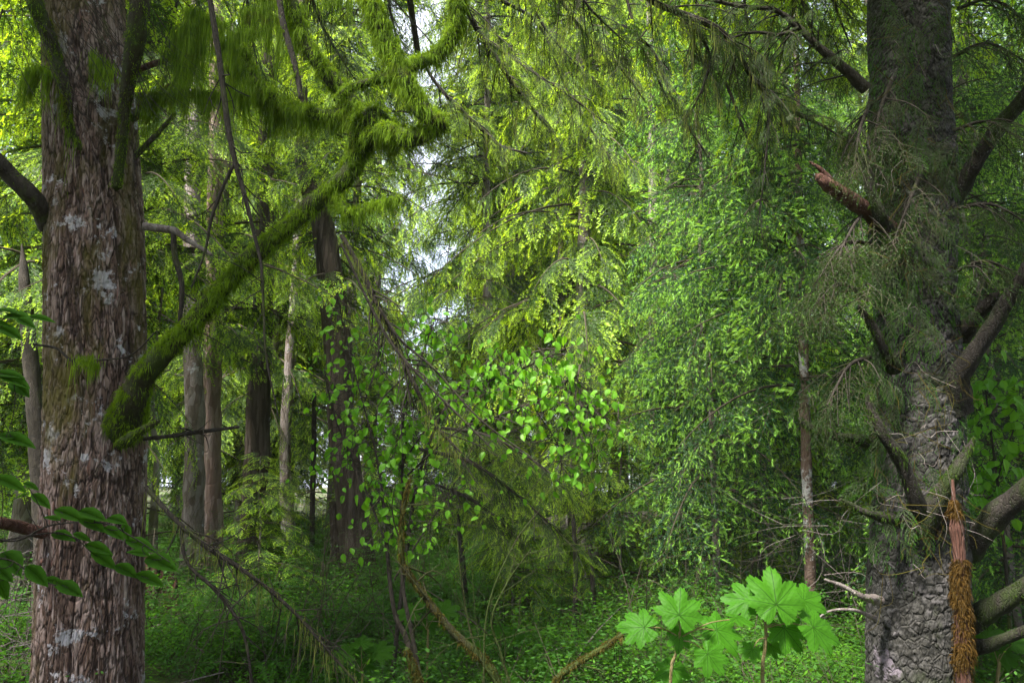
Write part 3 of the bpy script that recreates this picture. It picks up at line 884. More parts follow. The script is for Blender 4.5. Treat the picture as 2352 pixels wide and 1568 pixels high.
# dark mossy limbs crossing the trunk
limb(left, [(60, -60, f - .15, 34), (90, 30, f - .1, 34), (125, 120, f, 28), (150, 210, f, 20), (160, 290, f + .02, 16), (185, 345, f + .05, 14)], 'bark_mossy', moss=3500, ml=.035, seed=14, curt=300, cl=.25)
limb(left, [(325, -60, f - .2, 44), (315, 60, f - .2, 42), (300, 160, f - .12, 36), (288, 240, f - .05, 24), (280, 330, f, 22), (268, 430, f + .05, 22)], 'bark_mossy', moss=5000, ml=.03, seed=15)
limb(left, [(-420, 150, f - .1, 5), (-220, 230, f - .2, 26), (-60, 330, f - .2, 40), (20, 400, f - .1, 42), (75, 455, f, 40), (110, 520, f + .2, 44)], 'bark_dead', moss=800, ml=.03, seed=16)
limb(left, [(-330, 1130, f - .5, 4), (-160, 1170, f - .4, 16), (-20, 1195, f - .3, 26), (40, 1208, f - .1, 28), (100, 1225, f + .05, 26)], 'wood_red', seed=17, n=20)
limb(left, [(330, 520, f + .1, 20), (398, 530, f + .1, 18), (432, 552, f + .1, 12), (486, 585, f + .05, 8)], 'bark_pale', seed=18, n=24)
limb(left, [(398, 532, f + .1, 14), (402, 590, f + .1, 13), (418, 655, f + .1, 12), (412, 745, f + .1, 9)], 'bark_dead', seed=19, n=24)
limb(left, [(312, 358, f + .1, 14), (360, 308, f, 12), (402, 262, f, 9)], 'bark_dead', seed=20, n=16, moss=500, ml=.03)
limb(left, [(310, 165, f + .1, 14), (350, 148, f, 14), (395, 135, f, 11)], 'wood_red', seed=21, n=16)
limb(left, [(300, 270, f + .1, 24), (345, 240, f + .2, 20), (400, 190, f + .2, 8)], 'bark_dead', seed=22, n=16, moss=900, ml=.05, mossmat='moss_orange')
limb(left, [(275, 1020, f + .05, 24), (320, 992, f - .05, 22), (362, 968, f - .05, 14)], 'bark_mossy', moss=1600, ml=.03, seed=23, n=20)
limb(left, [(330, 1008, f + .1, 9), (400, 1000, f + .1, 10), (470, 990, f + .1, 10), (548, 980, f + .1, 7)], 'bark_dead', seed=24, n=24, twigs=6, twl=.3)
limb(left, [(335, 1118, f + .1, 11), (400, 1190, f, 11), (470, 1252, f, 11), (545, 1300, f, 10), (620, 1355, f, 9), (690, 1420, f, 7), (760, 1500, f, 6), (840, 1590, f, 5)], 'bark_dead', seed=25, n=60, twigs=34, twl=.45, curt=300, cl=.2, mossmat='moss_pale')
limb(left, [(415, 1205, f, 9), (430, 1290, f, 8), (500, 1360, f, 8), (550, 1430, f, 8), (570, 1500, f, 7), (580, 1590, f, 6)], 'bark_dead', seed=26, n=50, twigs=16, twl=.4)
limb(left, [(476, -40, f - .3, 13), (500, 110, f - .3, 13), (512, 200, f - .3, 13), (525, 300, f - .3, 13), (540, 372, f - .3, 12), (562, 450, f - .3, 10), (582, 530, f - .3, 9), (600, 610, f - .3, 7), (605, 700, f - .3, 6), (612, 820, f - .3, 5), (640, 960, f - .3, 3)], 'bark_dead', seed=27, n=60, twigs=18, twl=.35)
limb(left, [(540, 372, f - .3, 9), (512, 430, f - .3, 8), (486, 500, f - .3, 8), (470, 580, f - .3, 6), (440, 660, f - .3, 4)], 'bark_dead', seed=28, n=40, twigs=8, twl=.3)
limb(left, [(636, -40, f - .3, 14), (652, 60, f - .3, 14), (675, 140, f - .3, 14), (692, 225, f - .3, 12)], 'bark_dead', seed=29, n=30, moss=700, ml=.03)
limb(left, [(784, 540, f - .2, 11), (830, 620, f - .2, 12), (868, 700, f - .2, 13), (905, 780, f - .2, 12), (950, 880, f - .2, 10), (1000, 975, f - .2, 8), (1060, 1040, f - .2, 4)], 'bark_dead', seed=30, n=60, twigs=18, twl=.5, curt=500, cl=.16, mossmat='moss_pale', moss=500, ml=.02)
limb(left, [(784, 560, f - .3, 6), (840, 680, f - .3, 7), (900, 790, f - .3, 7), (980, 880, f - .3, 6), (1060, 960, f - .3, 5), (1130, 1030, f - .3, 3)], 'bark_dead', seed=31, n=60, twigs=14, twl=.5)
limb(left, [(870, 705, f - .25, 6), (920, 780, f - .25, 6), (1000, 850, f - .25, 5), (1100, 960, f - .25, 4), (1220, 1050, f - .25, 3)], 'bark_dead', seed=32, n=60, twigs=12, twl=.4)
limb(left, [(75, 790, f - .1, 5), (130, 800, f - .05, 6), (170, 830, f - .03, 5), (230, 826, f - .03, 4), (300, 815, f - .03, 4), (360, 760, f - .1, 3)], 'bark_dead', seed=33, n=40, twigs=5, twl=.2)
# green moss tuft and fine twigs in front of the trunk
gtw = Geo(); rng = np.random.default_rng(34)
for k in range(46):
    x, y = rng.uniform(20, 330), rng.uniform(-40, 120)
    p = [P(x, y, f - .15), P(x + rng.uniform(40, 90), y + rng.uniform(60, 140), f - .12), P(x + rng.uniform(100, 200), y + rng.uniform(160, 260), f - .1)]
    tube(gtw, p, [.003, .0025, .001], 9, 3)
part(gtw.build('twig', M['bark_dead']), left)
for (x0, y0, x1, y1, n_, l_) in [(60, 170, 110, 160, 900, .25), (178, 828, 222, 834, 500, .16), (210, 120, 290, 190, 500, .2), (395, 75, 470, 60, 700, .45), (430, 20, 520, 60, 600, .4), (500, 95, 600, 70, 800, .5), (560, 20, 650, 50, 700, .45), (380, 120, 450, 150, 500, .35), (600, -10, 700, 20, 600, .4), (740, 10, 800, -10, 400, .3)]:
    q_, _ = spline([P(x0, y0, f - .08), P((x0 + x1) / 2, (y0 + y1) / 2 - 4, f - .08), P(x1, y1, f - .08)], [1, 1, 1], 10)
    gm = Geo(); curtain(gm, q_, n_, l_, .0018, rng, spread=.02)
    part(gm.build('moss', M['moss']), left)

# upper crowns of the two big trees (above the picture), unseen, filled out for shade
def high_crown(cx, cy, z0, seed, n=55, zt=11, spread=3.2):
    me = crown_mesh('crown', 'hemlock', zt, z0, spread, n, seed, [M['twig'], M['needle'], M['needle_tip']])
    return me

hc = bpy.data.objects.new('crown', high_crown(0, 0, 5.8, 201, n=75, zt=12.5, spread=3.5)); COL.objects.link(hc); hc.parent = left; hc.location = (LT(6)[0] - base[0], 0, 0)

# ---- right spruce
YR = 4.9
baseR = P(2105, 1568, YR)
right = empty('spruce_tree', (baseR[0], YR, 0), 'big grey scaly trunk at the right with dark limbs, vines and moss', 'tree')
gt, att, RT = big_trunk([(-30, 1990, 2182), (300, 1990, 2188), (500, 1992, 2200), (900, 2000, 2215), (1100, 1998, 2226), (1300, 1990, 2230), (1568, 1985, 2236)], YR, 41, 'R', 1.25, .036, .007, nz=1000, na=460)
part(gt.build('trunk', M['bark_grey'], smooth=True, att=att), right)
f = YR - .3
hc = bpy.data.objects.new('crown', high_crown(0, 0, 5.2, 202, n=75, zt=12, spread=4.3)); COL.objects.link(hc); hc.parent = right
RL = [
    ([(2185, 930, f + .1, 60), (2205, 860, f, 44), (2260, 780, f - .1, 38), (2310, 700, f - .2, 36), (2400, 560, f - .4, 34)], 'bark_dead', 900, 1),
    ([(2180, 470, f + .2, 44), (2225, 400, f + .1, 40), (2290, 300, f, 36), (2400, 170, f - .2, 34)], 'bark_dead', 700, 2),
    ([(2205, 770, f + .2, 34), (2240, 730, f + .1, 32), (2285, 680, f, 26)], 'bark_dead', 400, 3),
    ([(2210, 1250, f + .2, 60), (2260, 1215, f + .1, 54), (2310, 1165, f, 50), (2420, 1080, f - .2, 46)], 'bark_dead', 900, 4),
    ([(2225, 1430, f + .3, 44), (2290, 1390, f + .2, 42), (2420, 1310, f, 44)], 'bark_mossy', 2500, 5),
    ([(2230, 1490, f + .3, 26), (2300, 1470, f + .2, 24), (2420, 1420, f, 20)], 'bark_dead', 300, 6),
    ([(2045, 540, f + .05, 36), (2000, 490, f - .03, 36), (1950, 455, f - .1, 36), (1905, 425, f - .15, 30), (1880, 405, f - .15, 20)], 'wood_red', 500, 7),
    ([(1915, 425, f - .15, 14), (1885, 390, f - .15, 12), (1860, 372, f - .15, 5)], 'wood_red', 0, 8),
    ([(2040, 560, f + .0, 30), (2020, 490, f - .1, 28), (2000, 430, f - .12, 26), (1985, 365, f - .15, 18)], 'bark_mossy', 700, 9),
    ([(2118, 1200, f - .0, 40), (2100, 1140, f - .08, 36), (2070, 1060, f - .15, 30), (2025, 990, f - .2, 24), (1998, 930, f - .2, 17), (1990, 905, f - .2, 5)], 'bark_mossy', 1500, 10),
    ([(2105, 1215, f - .0, 50), (2150, 1150, f - .05, 46), (2190, 1090, f - .1, 34), (2222, 1035, f - .1, 22), (2236, 1005, f - .1, 7)], 'bark_mossy', 1500, 11),
    ([(2010, 1020, f + .1, 24), (1960, 1006, f + .05, 20), (1905, 1000, f, 18), (1860, 980, f, 17), (1838, 962, f, 12)], 'bark_mossy', 2200, 12),
    ([(2060, 1195, f - .02, 22), (2000, 1180, f - .1, 18), (1960, 1162, f - .1, 14), (1930, 1148, f - .1, 10)], 'bark_mossy', 900, 13),
    ([(2055, 850, f + .0, 22), (2030, 800, f - .08, 22), (2005, 750, f - .1, 20), (1975, 705, f - .1, 14)], 'bark_mossy', 900, 14),
    ([(2020, 1378, f + .05, 16), (1980, 1368, f, 14), (1935, 1345, f, 10), (1895, 1330, f, 6)], 'bark_pale', 250, 15),
    ([(2010, 1420, f + .1, 8), (1960, 1400, f, 7), (1900, 1405, f, 5), (1860, 1440, f, 3)], 'bark_pale', 0, 16),
]
for pts, mt, ms, sd in RL:
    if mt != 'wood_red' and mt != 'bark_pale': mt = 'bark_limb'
    pts = [(pts[0][0], pts[0][1], pts[0][2] + .04, pts[0][3] * 1.5)] + pts[1:]
    if pts[-1][0] > 2350:       # these reach on past the edge of the view and taper out
        a_, b_ = pts[-2], pts[-1]
        pts = pts + [(b_[0] + (b_[0] - a_[0]) * .9, b_[1] + (b_[1] - a_[1]) * .8, b_[2] - .05, b_[3] * .6), (b_[0] + (b_[0] - a_[0]) * 2.0, b_[1] + (b_[1] - a_[1]) * 1.5, b_[2] + .1, b_[3] * .12)]
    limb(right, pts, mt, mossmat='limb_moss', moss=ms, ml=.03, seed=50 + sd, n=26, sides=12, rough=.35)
# boughs of the right tree
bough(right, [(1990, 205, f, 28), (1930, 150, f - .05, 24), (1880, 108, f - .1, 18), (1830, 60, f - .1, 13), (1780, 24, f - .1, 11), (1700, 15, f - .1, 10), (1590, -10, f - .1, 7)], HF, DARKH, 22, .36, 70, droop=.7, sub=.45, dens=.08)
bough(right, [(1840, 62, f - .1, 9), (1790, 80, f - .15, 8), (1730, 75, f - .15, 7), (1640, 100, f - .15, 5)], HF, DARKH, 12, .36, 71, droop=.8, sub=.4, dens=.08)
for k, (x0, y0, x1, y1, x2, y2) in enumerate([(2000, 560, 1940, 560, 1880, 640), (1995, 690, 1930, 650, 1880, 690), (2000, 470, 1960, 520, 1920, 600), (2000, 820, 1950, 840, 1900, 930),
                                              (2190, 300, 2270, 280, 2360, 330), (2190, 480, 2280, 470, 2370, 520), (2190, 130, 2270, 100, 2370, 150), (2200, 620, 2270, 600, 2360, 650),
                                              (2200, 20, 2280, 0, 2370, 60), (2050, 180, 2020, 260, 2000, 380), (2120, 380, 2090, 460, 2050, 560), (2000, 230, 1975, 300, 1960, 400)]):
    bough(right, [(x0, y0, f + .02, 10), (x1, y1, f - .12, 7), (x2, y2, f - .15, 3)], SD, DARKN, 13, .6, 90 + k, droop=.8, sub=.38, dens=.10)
# vines, dead twigs and leaves over the trunk
gv = Geo(); gl = Geo(); rng = np.random.default_rng(33)
for k in range(180):
    y = rng.uniform(-20, 1330) if rng.random() < .8 else rng.uniform(850, 1250)
    x = rng.uniform(1990, 2215)
    p0 = P(x, y, f - .05 - rng.uniform(0, .1)); L = rng.uniform(.08, .42)
    d = unit(np.array([rng.normal(0, .7), rng.normal(-.1, .3), rng.normal(-.5, .7)]))
    p1 = p0 + d * L * .5; p2 = p1 + unit(d + rng.normal(0, .7, 3) * [1, .4, 1]) * L * .3; p3 = p2 + unit(d + rng.normal(0, 1, 3) * [1, .4, 1] + [0, 0, -.6]) * L * .3
    w = rng.uniform(.0008, .0022)
    tube(gv, [p0, p1, p2, p3], [w, w, w * .8, w * .5], 14, 3, int(rng.random() < .2))
for k in range(170):
    y = rng.uniform(-20, 1250); x = 1990 + 225 * rng.random() ** 1.3
    p0 = P(x, y, f - .04); d = unit(np.array([rng.normal(0, .6), -.3, -1 + rng.normal(0, .4)]))
    place(gl, HF[rng.integers(4)] if rng.random() < .5 else SD[rng.integers(3)], p0, d, unit(np.array([rng.normal(0, .4), -1, .4])), rng.uniform(.2, .42))
part(gv.build('vine', [M['moss_brown'], M['bark_pale']]), right)
part(gl.build('foliage', [M['twig'], M['dark_needle'], M['low_leaf']]), right)
gm = Geo()
for (z0_, z1_, n_) in ((1.9, 5.2, 9000), (1.0, 1.9, 2500)):
    a = rng.uniform(math.pi * .95, math.pi * 2.05, n_); zz = rng.uniform(z0_, z1_, n_)
    cx, _, rr_ = RT(zz)
    p0 = np.stack([cx + rr_ * np.cos(a), YR + rr_ * np.sin(a), zz], 1)
    keep = (fbm(p0 * 3.5, 3, 4) + .12 * (np.cos(a) < -.3)) > .53; p0 = p0[keep]; a = a[keep]; m = len(p0)
    L = rng.uniform(.02, .07, m)
    d = unit(np.stack([np.cos(a) * .5, np.sin(a) * .5, -np.ones(m)], 1) + rng.normal(0, .3, (m, 3)))
    sd = unit(np.cross(d, rng.normal(0, 1, (m, 3)))) * .0022
    p1 = p0 + d * L[:, None]
    gm.quads(np.stack([p0 - sd, p1 - sd * .2, p1 + sd * .2, p0 + sd], 1))
part(gm.build('moss', M['under_dark']), right)

# ---- reddish dead stem in front of the right trunk
ds = empty('dead_sapling', tuple(P(2212, 1568, 4.45)[:2]) + (0,), 'reddish dead stem with orange moss standing against the big grey trunk', 'dead tree')
q, r = path3([(2188, 1100, 4.45, 6), (2192, 1160, 4.45, 12), (2198, 1215, 4.45, 28), (2204, 1290, 4.45, 26), (2206, 1370, 4.45, 28), (2212, 1450, 4.45, 32), (2214, 1568, 4.45, 36)])
q = np.concatenate([q, [[q[-1][0], 4.45, -.1]]]); r = np.concatenate([r, [r[-1] * 1.1]])
g = Geo(); qq, r2 = tube(g, q, r, 80, 14, 0, rough=.3, seed=9)
part(g.build('trunk', M['wood_red'], smooth=True), ds)
gm = Geo()
for (i0, i1, n_, l_) in ((9, 17, 1500, .05), (33, 50, 3800, .035), (46, 66, 3600, .04), (60, 79, 2000, .03)):
    strands(gm, qq[i0:i1], r2[i0:i1] * 1.1, n_, l_, .003, rng)
part(gm.build('moss', M['moss_orange']), ds)

# ---- overhanging hemlock: stands behind the viewer, its boughs reach out over the view
oh = empty('hemlock_tree', (-1.2, -1.8, float(ground_z(-1.2, -1.8))), 'hemlock whose dark drooping boughs hang in from the top of the view', 'tree')
o = bpy.data.objects.new('trunk', TRUNK['tall_hemlock'][0]); COL.objects.link(o); o.parent = oh
o = bpy.data.objects.new('crown', high_crown(0, 0, 5.4, 203, n=46, zt=11, spread=2.8)); COL.objects.link(o); o.parent = oh


def from_trunk(pts, z):
    """prefix a path with its way back to the overhanging hemlock's trunk: photo-space points, then world points"""
    return pts

for k, (pts, ns, sl, hang) in enumerate([
    ([(1380, -120, 3.9, 16), (1480, -10, 4.1, 15), (1560, 30, 4.2, 15), (1640, 62, 4.3, 16), (1690, 112, 4.4, 14), (1722, 170, 4.5, 12), (1775, 228, 4.6, 10), (1830, 262, 4.7, 8), (1895, 292, 4.8, 6), (1960, 335, 4.8, 4)], 26, .42, 60),
    ([(1560, 30, 4.2, 8), (1600, 70, 4.3, 8), (1630, 130, 4.4, 7), (1615, 200, 4.4, 6), (1580, 270, 4.5, 3)], 10, .38, 30),
    ([(1722, 170, 4.5, 6), (1765, 240, 4.5, 5), (1755, 400, 4.5, 4), (1740, 520, 4.5, 3)], 9, .34, 0),
    ([(1040, -60, 4.8, 13), (1078, 35, 5.0, 13), (1110, 90, 5.1, 13), (1160, 165, 5.2, 12), (1210, 235, 5.3, 10), (1270, 305, 5.4, 6)], 22, .42, 30),
    ([(1110, 90, 5.1, 6), (1200, 150, 5.2, 6), (1300, 215, 5.3, 5), (1400, 290, 5.4, 3)], 13, .42, 0),
    ([(960, 120, 5.6, 6), (1000, 190, 5.7, 8), (1060, 255, 5.8, 9), (1110, 300, 5.9, 9), (1150, 335, 5.9, 7), (1210, 352, 5.9, 4)], 12, .38, 20),
    ([(1250, -60, 6.0, 9), (1330, 60, 6.3, 8), (1420, 150, 6.6, 7), (1480, 230, 6.8, 4)], 18, .5, 40),
]):
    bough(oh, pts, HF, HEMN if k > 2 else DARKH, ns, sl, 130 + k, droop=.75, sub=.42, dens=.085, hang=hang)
rng = np.random.default_rng(555)
for k, (x, y, Y, dx, dy) in enumerate([(700, -40, 6.2, 120, 230), (1180, -60, 6.4, 190, 260), (1300, -60, 5.6, 150, 170), (1420, -60, 6.8, 120, 300), (1560, -60, 6.0, 170, 220), (1700, -60, 6.6, 60, 330),
                                       (1820, -60, 6.2, 110, 260), (1900, -60, 5.6, 60, 180), (880, -60, 7.2, 60, 240), (1240, 60, 7.4, 180, 330), (1500, 120, 7.6, 140, 260), (1660, 180, 7.4, 160, 300), (420, -60, 6.4, -60, 220), (560, -60, 6.8, 40, 260)]):
    pts = [(x - dx * .5, y - 60, Y - .3, 9), (x, y, Y, 8), (x + dx * .35, y + dy * .45, Y + .1, 6), (x + dx * .75, y + dy * .8, Y + .2, 4), (x + dx, y + dy, Y + .3, 2)]
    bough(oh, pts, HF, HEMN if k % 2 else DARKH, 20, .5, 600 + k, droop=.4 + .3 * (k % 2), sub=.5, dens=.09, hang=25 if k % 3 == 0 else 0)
# the thick ends back to the trunk
g = Geo()
for (a, b_, w) in ((P(1380, -120, 3.9), (-1.2, -1.8, 6.6), .03), (P(1040, -60, 4.8), (-1.2, -1.8, 6.9), .03), (P(1250, -60, 6.0), (-1.2, -1.8, 7.6), .03), (P(960, 120, 5.6), (-1.2, -1.8, 8.2), .03)):
    a = np.array(a); b_ = np.array(b_); tube(g, [a, a * .5 + b_ * .5 + [0, 0, .5], b_], [W(14, a) / 2, .03, .05], 20, 7)
part(g.build('branch', M['bark_dead'], smooth=True), oh)

# ---- hemlock with hanging dark sprays over the lower centre (part of a leaning sapling)
ls = empty('hemlock_sapling', (P(1000, 1560, 6.2)[0], 6.2, 0), 'leaning hemlock sapling whose dark spray hangs over the lower centre', 'tree')
q, r = path3([(900, 1568, 6.2, 12), (930, 1300, 6.2, 10), (960, 1100, 6.2, 9), (1010, 960, 6.2, 7), (1060, 880, 6.2, 4)])
g = Geo(); q = np.concatenate([[[q[0][0], 6.2, -.1]], q]); r = np.concatenate([[r[0] * 1.2], r]); tube(g, q, r, 40, 7, rough=.2)
part(g.build('trunk', M['bark_dead'], smooth=True), ls)
for k, pts in enumerate([[(960, 1030, 6.2, 8), (1080, 1060, 6.1, 8), (1180, 1130, 6.0, 6), (1260, 1200, 5.9, 4), (1330, 1270, 5.8, 2)],
                         [(955, 1100, 6.2, 7), (1050, 1130, 6.1, 7), (1130, 1180, 6.0, 5), (1180, 1230, 5.9, 2)],
                         [(1000, 980, 6.2, 7), (1120, 1000, 6.1, 6), (1230, 1060, 6.0, 4), (1290, 1110, 6, 2)]]):
    bough(ls, pts, HF, HEMN, 24, .5, 160 + k, droop=.35, sub=.5, dens=.08)

# ---- trunks of the middle distance
def plain_trunk(name, pts, mat, label, extra=(), crown=None, sides=28, n=90, cat='tree', group=None, up=0):
    q, r = path3(pts)
    gz = float(ground_z(q[-1][0], q[-1][1]))
    if q[-1][2] > gz: q = np.concatenate([q, [[q[-1][0], q[-1][1], gz - .2]]]); r = np.concatenate([r, [r[-1] * 1.25]])
    if up: q = np.concatenate([[q[0] + [0, 0, up]], q]); r = np.concatenate([[r[0] * .4], r])
    t = empty(name, (q[-1][0], q[-1][1], gz), label, cat, group)
    g = Geo(); tube(g, q, r, n, sides, 0, rough=.22, seed=int(pts[0][0]))
    for e in extra:
        qe, re = path3(e); tube(g, qe, re, 50, 18, 0, rough=.3, seed=int(e[0][0]))
    part(g.build('trunk', M[mat], smooth=True), t)
    return t, q, r

t, q, r = plain_trunk('cedar_tree', [(690, 200, 10.8, 30), (742, 520, 10.6, 48), (765, 680, 10.6, 62), (775, 800, 10.6, 62), (782, 950, 10.6, 60), (797, 1080, 10.6, 66), (815, 1200, 10.6, 74), (825, 1300, 10.6, 80), (834, 1400, 10.6, 96)],
                      'bark_cedar', 'dark fissured cedar trunk with a second stem at its foot', extra=[[(768, 1150, 10.7, 26), (778, 1260, 10.7, 36), (786, 1350, 10.7, 40), (788, 1430, 10.7, 44)]], up=9)
o = bpy.data.objects.new('crown', crown_mesh('crown', 'hemlock', 12.5, 3.7, 1.35, 90, 301, HEM_M)); COL.objects.link(o); o.parent = t; o.location = (-.5, 0, 0)
for k, (pts, mat, lab) in enumerate([
    ([(450, -60, 11.5, 30), (440, 600, 11.5, 40), (447, 930, 11.5, 44), (445, 1130, 11.5, 48), (440, 1300, 11.5, 56), (436, 1430, 11.5, 62)], 'bark_far', 'grey trunk, left one of the close pair beyond the mossy limb'),
    ([(500, -60, 12, 28), (492, 600, 12, 36), (487, 930, 12, 40), (490, 1130, 12, 38), (494, 1300, 12, 42), (496, 1430, 12, 50)], 'bark_red_far', 'brown trunk, right one of the close pair beyond the mossy limb'),
    ([(620, -60, 13.5, 28), (604, 700, 13.5, 44), (592, 960, 13.5, 54), (590, 1050, 13.5, 56), (584, 1130, 13.5, 54), (572, 1250, 13.5, 50), (568, 1380, 13.5, 56)], 'bark_cedar', 'dark mossy trunk between the close pair and the cedar'),
    ([(692, -60, 15.5, 14), (686, 500, 15.5, 20), (660, 900, 15.5, 24), (655, 1100, 15.5, 27), (662, 1200, 15.5, 32), (664, 1370, 15.5, 38)], 'bark_far', 'slender pale trunk just left of the cedar'),
    ([(722, 900, 14, 10), (720, 1050, 14, 12), (717, 1200, 14, 12), (716, 1340, 14, 15)], 'bark_dead', 'thin forked dark stem in the bright gap left of the cedar'),
    ([(1490, -60, 15, 14), (1500, 500, 15, 20), (1502, 720, 15, 24), (1505, 860, 15, 26), (1508, 1100, 15, 28), (1510, 1350, 15, 32)], 'bark_far', 'pale trunk showing high between the central hemlock and the young spruces'),
    ([(1826, -60, 8.0, 9), (1832, 300, 8.0, 14), (1842, 700, 8.0, 20), (1848, 900, 8.0, 23), (1853, 1100, 8.0, 24), (1860, 1250, 8.0, 25), (1862, 1400, 8.0, 26), (1868, 1568, 8.0, 30)], 'bark_slim', 'thin trunk blotched with white lichen left of the big grey trunk'),
    ([(1738, 1040, 9.5, 7), (1735, 1150, 9.5, 9), (1742, 1230, 9.5, 9), (1750, 1330, 9.5, 10), (1756, 1420, 9.5, 11)], 'bark_dead', 'thin dark stem behind the broad bright leaves'),
    ([(1316, 1180, 8.2, 9), (1322, 1300, 8.2, 11), (1320, 1420, 8.2, 12), (1314, 1560, 8.2, 13)], 'bark_dead', 'slim dark stem at the lower centre, left of its twin'),
    ([(1355, 1250, 8.6, 9), (1362, 1350, 8.6, 11), (1366, 1430, 8.6, 12), (1374, 1520, 8.6, 13)], 'bark_dead', 'slim dim stem at the lower centre, right of its twin'),
    ([(1050, 1180, 8.6, 10), (1062, 1280, 8.6, 12), (1070, 1380, 8.6, 13), (1082, 1470, 8.6, 15)], 'bark_dead', 'short dark leaning stem in the undergrowth right of the cedar'),
    ([(50, 560, 7.5, 3), (56, 640, 7.5, 22), (64, 760, 7.5, 32), (85, 1000, 7.5, 38), (100, 1300, 7.5, 44)], 'bark_dead', 'dim broken trunk peeping out behind the left side of the massive trunk'),
    ([(1280, -60, 12.8, 8), (1290, 700, 12.8, 16), (1300, 850, 12.8, 18), (1310, 1100, 12.8, 20), (1320, 1350, 12.8, 22)], 'bark_cedar', 'brown stem half hidden behind the bright alder leaves'),
    ([(2015, -60, 16, 12), (2008, 1100, 16, 20), (2006, 1200, 16, 22), (2004, 1360, 16, 26)], 'bark_far', 'distant trunk in the sky gap beside the big grey trunk'),
    ([(1930, 0, 19, 4), (1928, 1060, 19, 8), (1926, 1200, 19, 9), (1926, 1330, 19, 10)], 'bark_far', 'very thin distant trunk standing in the low sky gap'),
    ([(1960, 0, 20, 4), (1958, 1060, 20, 10), (1957, 1200, 20, 10), (1958, 1330, 20, 12)], 'bark_far', 'second thin distant trunk in the low sky gap'),
    ([(380, 600, 9.5, 4), (350, 900, 9.5, 12), (360, 1050, 9.5, 14), (352, 1200, 9.5, 22), (350, 1330, 9.5, 24), (348, 1440, 9.5, 28)], 'bark_far', 'slim forked stem beside the right edge of the massive trunk'),
]):
    if mat == 'bark_red_far':
        M[mat] = bark_mat('brown_trunk_bark', [(.08, .05, .04), (.18, .12, .10), (.28, .20, .18), (.36, .30, .30)], moss=(.08, .08, .02), moss_amt=.62, bump=.9, zs=.2)
    t, q, r = plain_trunk('tree' if k < 6 else 'sapling', pts, mat, lab, sides=18, n=70)
    if k == 6:
        o = bpy.data.objects.new('crown', crown_mesh('crown', 'spruce', 8.5, 2.5, 1.7, 62, 302, SPR_M, sscale=1.1, droopy=.5, dens=.12)); COL.objects.link(o); o.parent = t

# ---- alder shrub with hanging bright leaves
def leaf_quads(center, down, normal, L, Wd):
    """a broad pointed leaf of eight quads folded along its midrib, tip along `down`"""
    x = unit(np.asarray(down, float)); z = unit(np.asarray(normal, float) - x * np.dot(normal, x)); y = np.cross(z, x)
    prof = [(0, .0), (.12, .62), (.35, 1.0), (.6, .86), (.82, .45), (1.0, 0.03)]
    Q = []
    for s in (-1, 1):
        for (a, wa), (b_, wb) in zip(prof[:-1], prof[1:]):
            def pt(t, w):
                return center + x * (t - .1) * L + y * s * w * Wd * .5 + z * (abs(w) * .13 * Wd - .18 * L * t * t)
            Q.append([pt(a, 0), pt(a, wa), pt(b_, wb), pt(b_, 0)])
    return Q


def leafy_shrub(root, branches, n, L, jitter, mat, seed, Y0, twmat='bark_dead'):
    rng = np.random.default_rng(seed)
    g = Geo(); Q = []
    paths = []
    for pts in branches:
        q, r = path3(pts); qq, _ = tube(g, q, r, 40, 6, rough=.15, seed=seed); paths.append(qq)
    tot = [np.linalg.norm(np.diff(p, axis=0), axis=1).sum() for p in paths]; cum = np.cumsum(tot) / sum(tot)
    for k in range(n):
        p = paths[int(np.searchsorted(cum, rng.random()))]
        i = rng.integers(15, len(p)); c0 = p[i]
        c = c0 + rng.normal(0, jitter, 3) * [1, .9, .8] + [0, 0, -.3 * jitter]
        d = unit(np.array([rng.normal(0, .55), rng.normal(-.1, .4), -1.0 if rng.random() < .75 else -.2]))
        nn = unit(np.array([rng.normal(0, .6), -1, rng.uniform(-.1, 1.3)]))
        l = L * rng.uniform(.5, 1.25)
        Q += leaf_quads(c, d, nn, l, l * .68)
        if rng.random() < .85: tube(g, [c0, (c0 + c) / 2 + rng.normal(0, .01, 3), c - d * l * .12], [.0028, .002, .0012], 5, 3)
    part(g.build('stem', M[twmat], smooth=True), root)
    part(Geo_from(Q).build('foliage', M[mat]), root)


def Geo_from(Q):
    """quads that share corners by leaf so that each leaf is one island"""
    g = Geo(); Q = np.array(Q, np.float32)
    k = len(Q) // 10
    Q = Q[:k * 10].reshape(k, 10, 4, 3)
    v = np.zeros((k, 17, 3), np.float32)
    v[:, 0:6] = np.concatenate([Q[:, 0:5, 0], Q[:, 4:5, 3]], 1)
    v[:, 6:11] = Q[:, 0:5, 2]
    v[:, 11:16] = Q[:, 5:10, 2]
    v[:, 16] = v[:, 0]
    F = []
    for s, o in ((0, 6), (1, 11)):
        for j in range(1, 5):
            F.append([j, o + j - 1, o + j, j + 1])
        F.append([0, 0, o, 1])
    F = np.array([f for f in F if len(set(f)) == 4])
    extra = []
    for o in (6, 11): extra.append([0, o, 1, 16])
    F = np.concatenate([F, np.array(extra)])
    g.mesh(v.reshape(-1, 3), (F[None] + (np.arange(k) * 17)[:, None, None]).reshape(-1, 4))
    return g

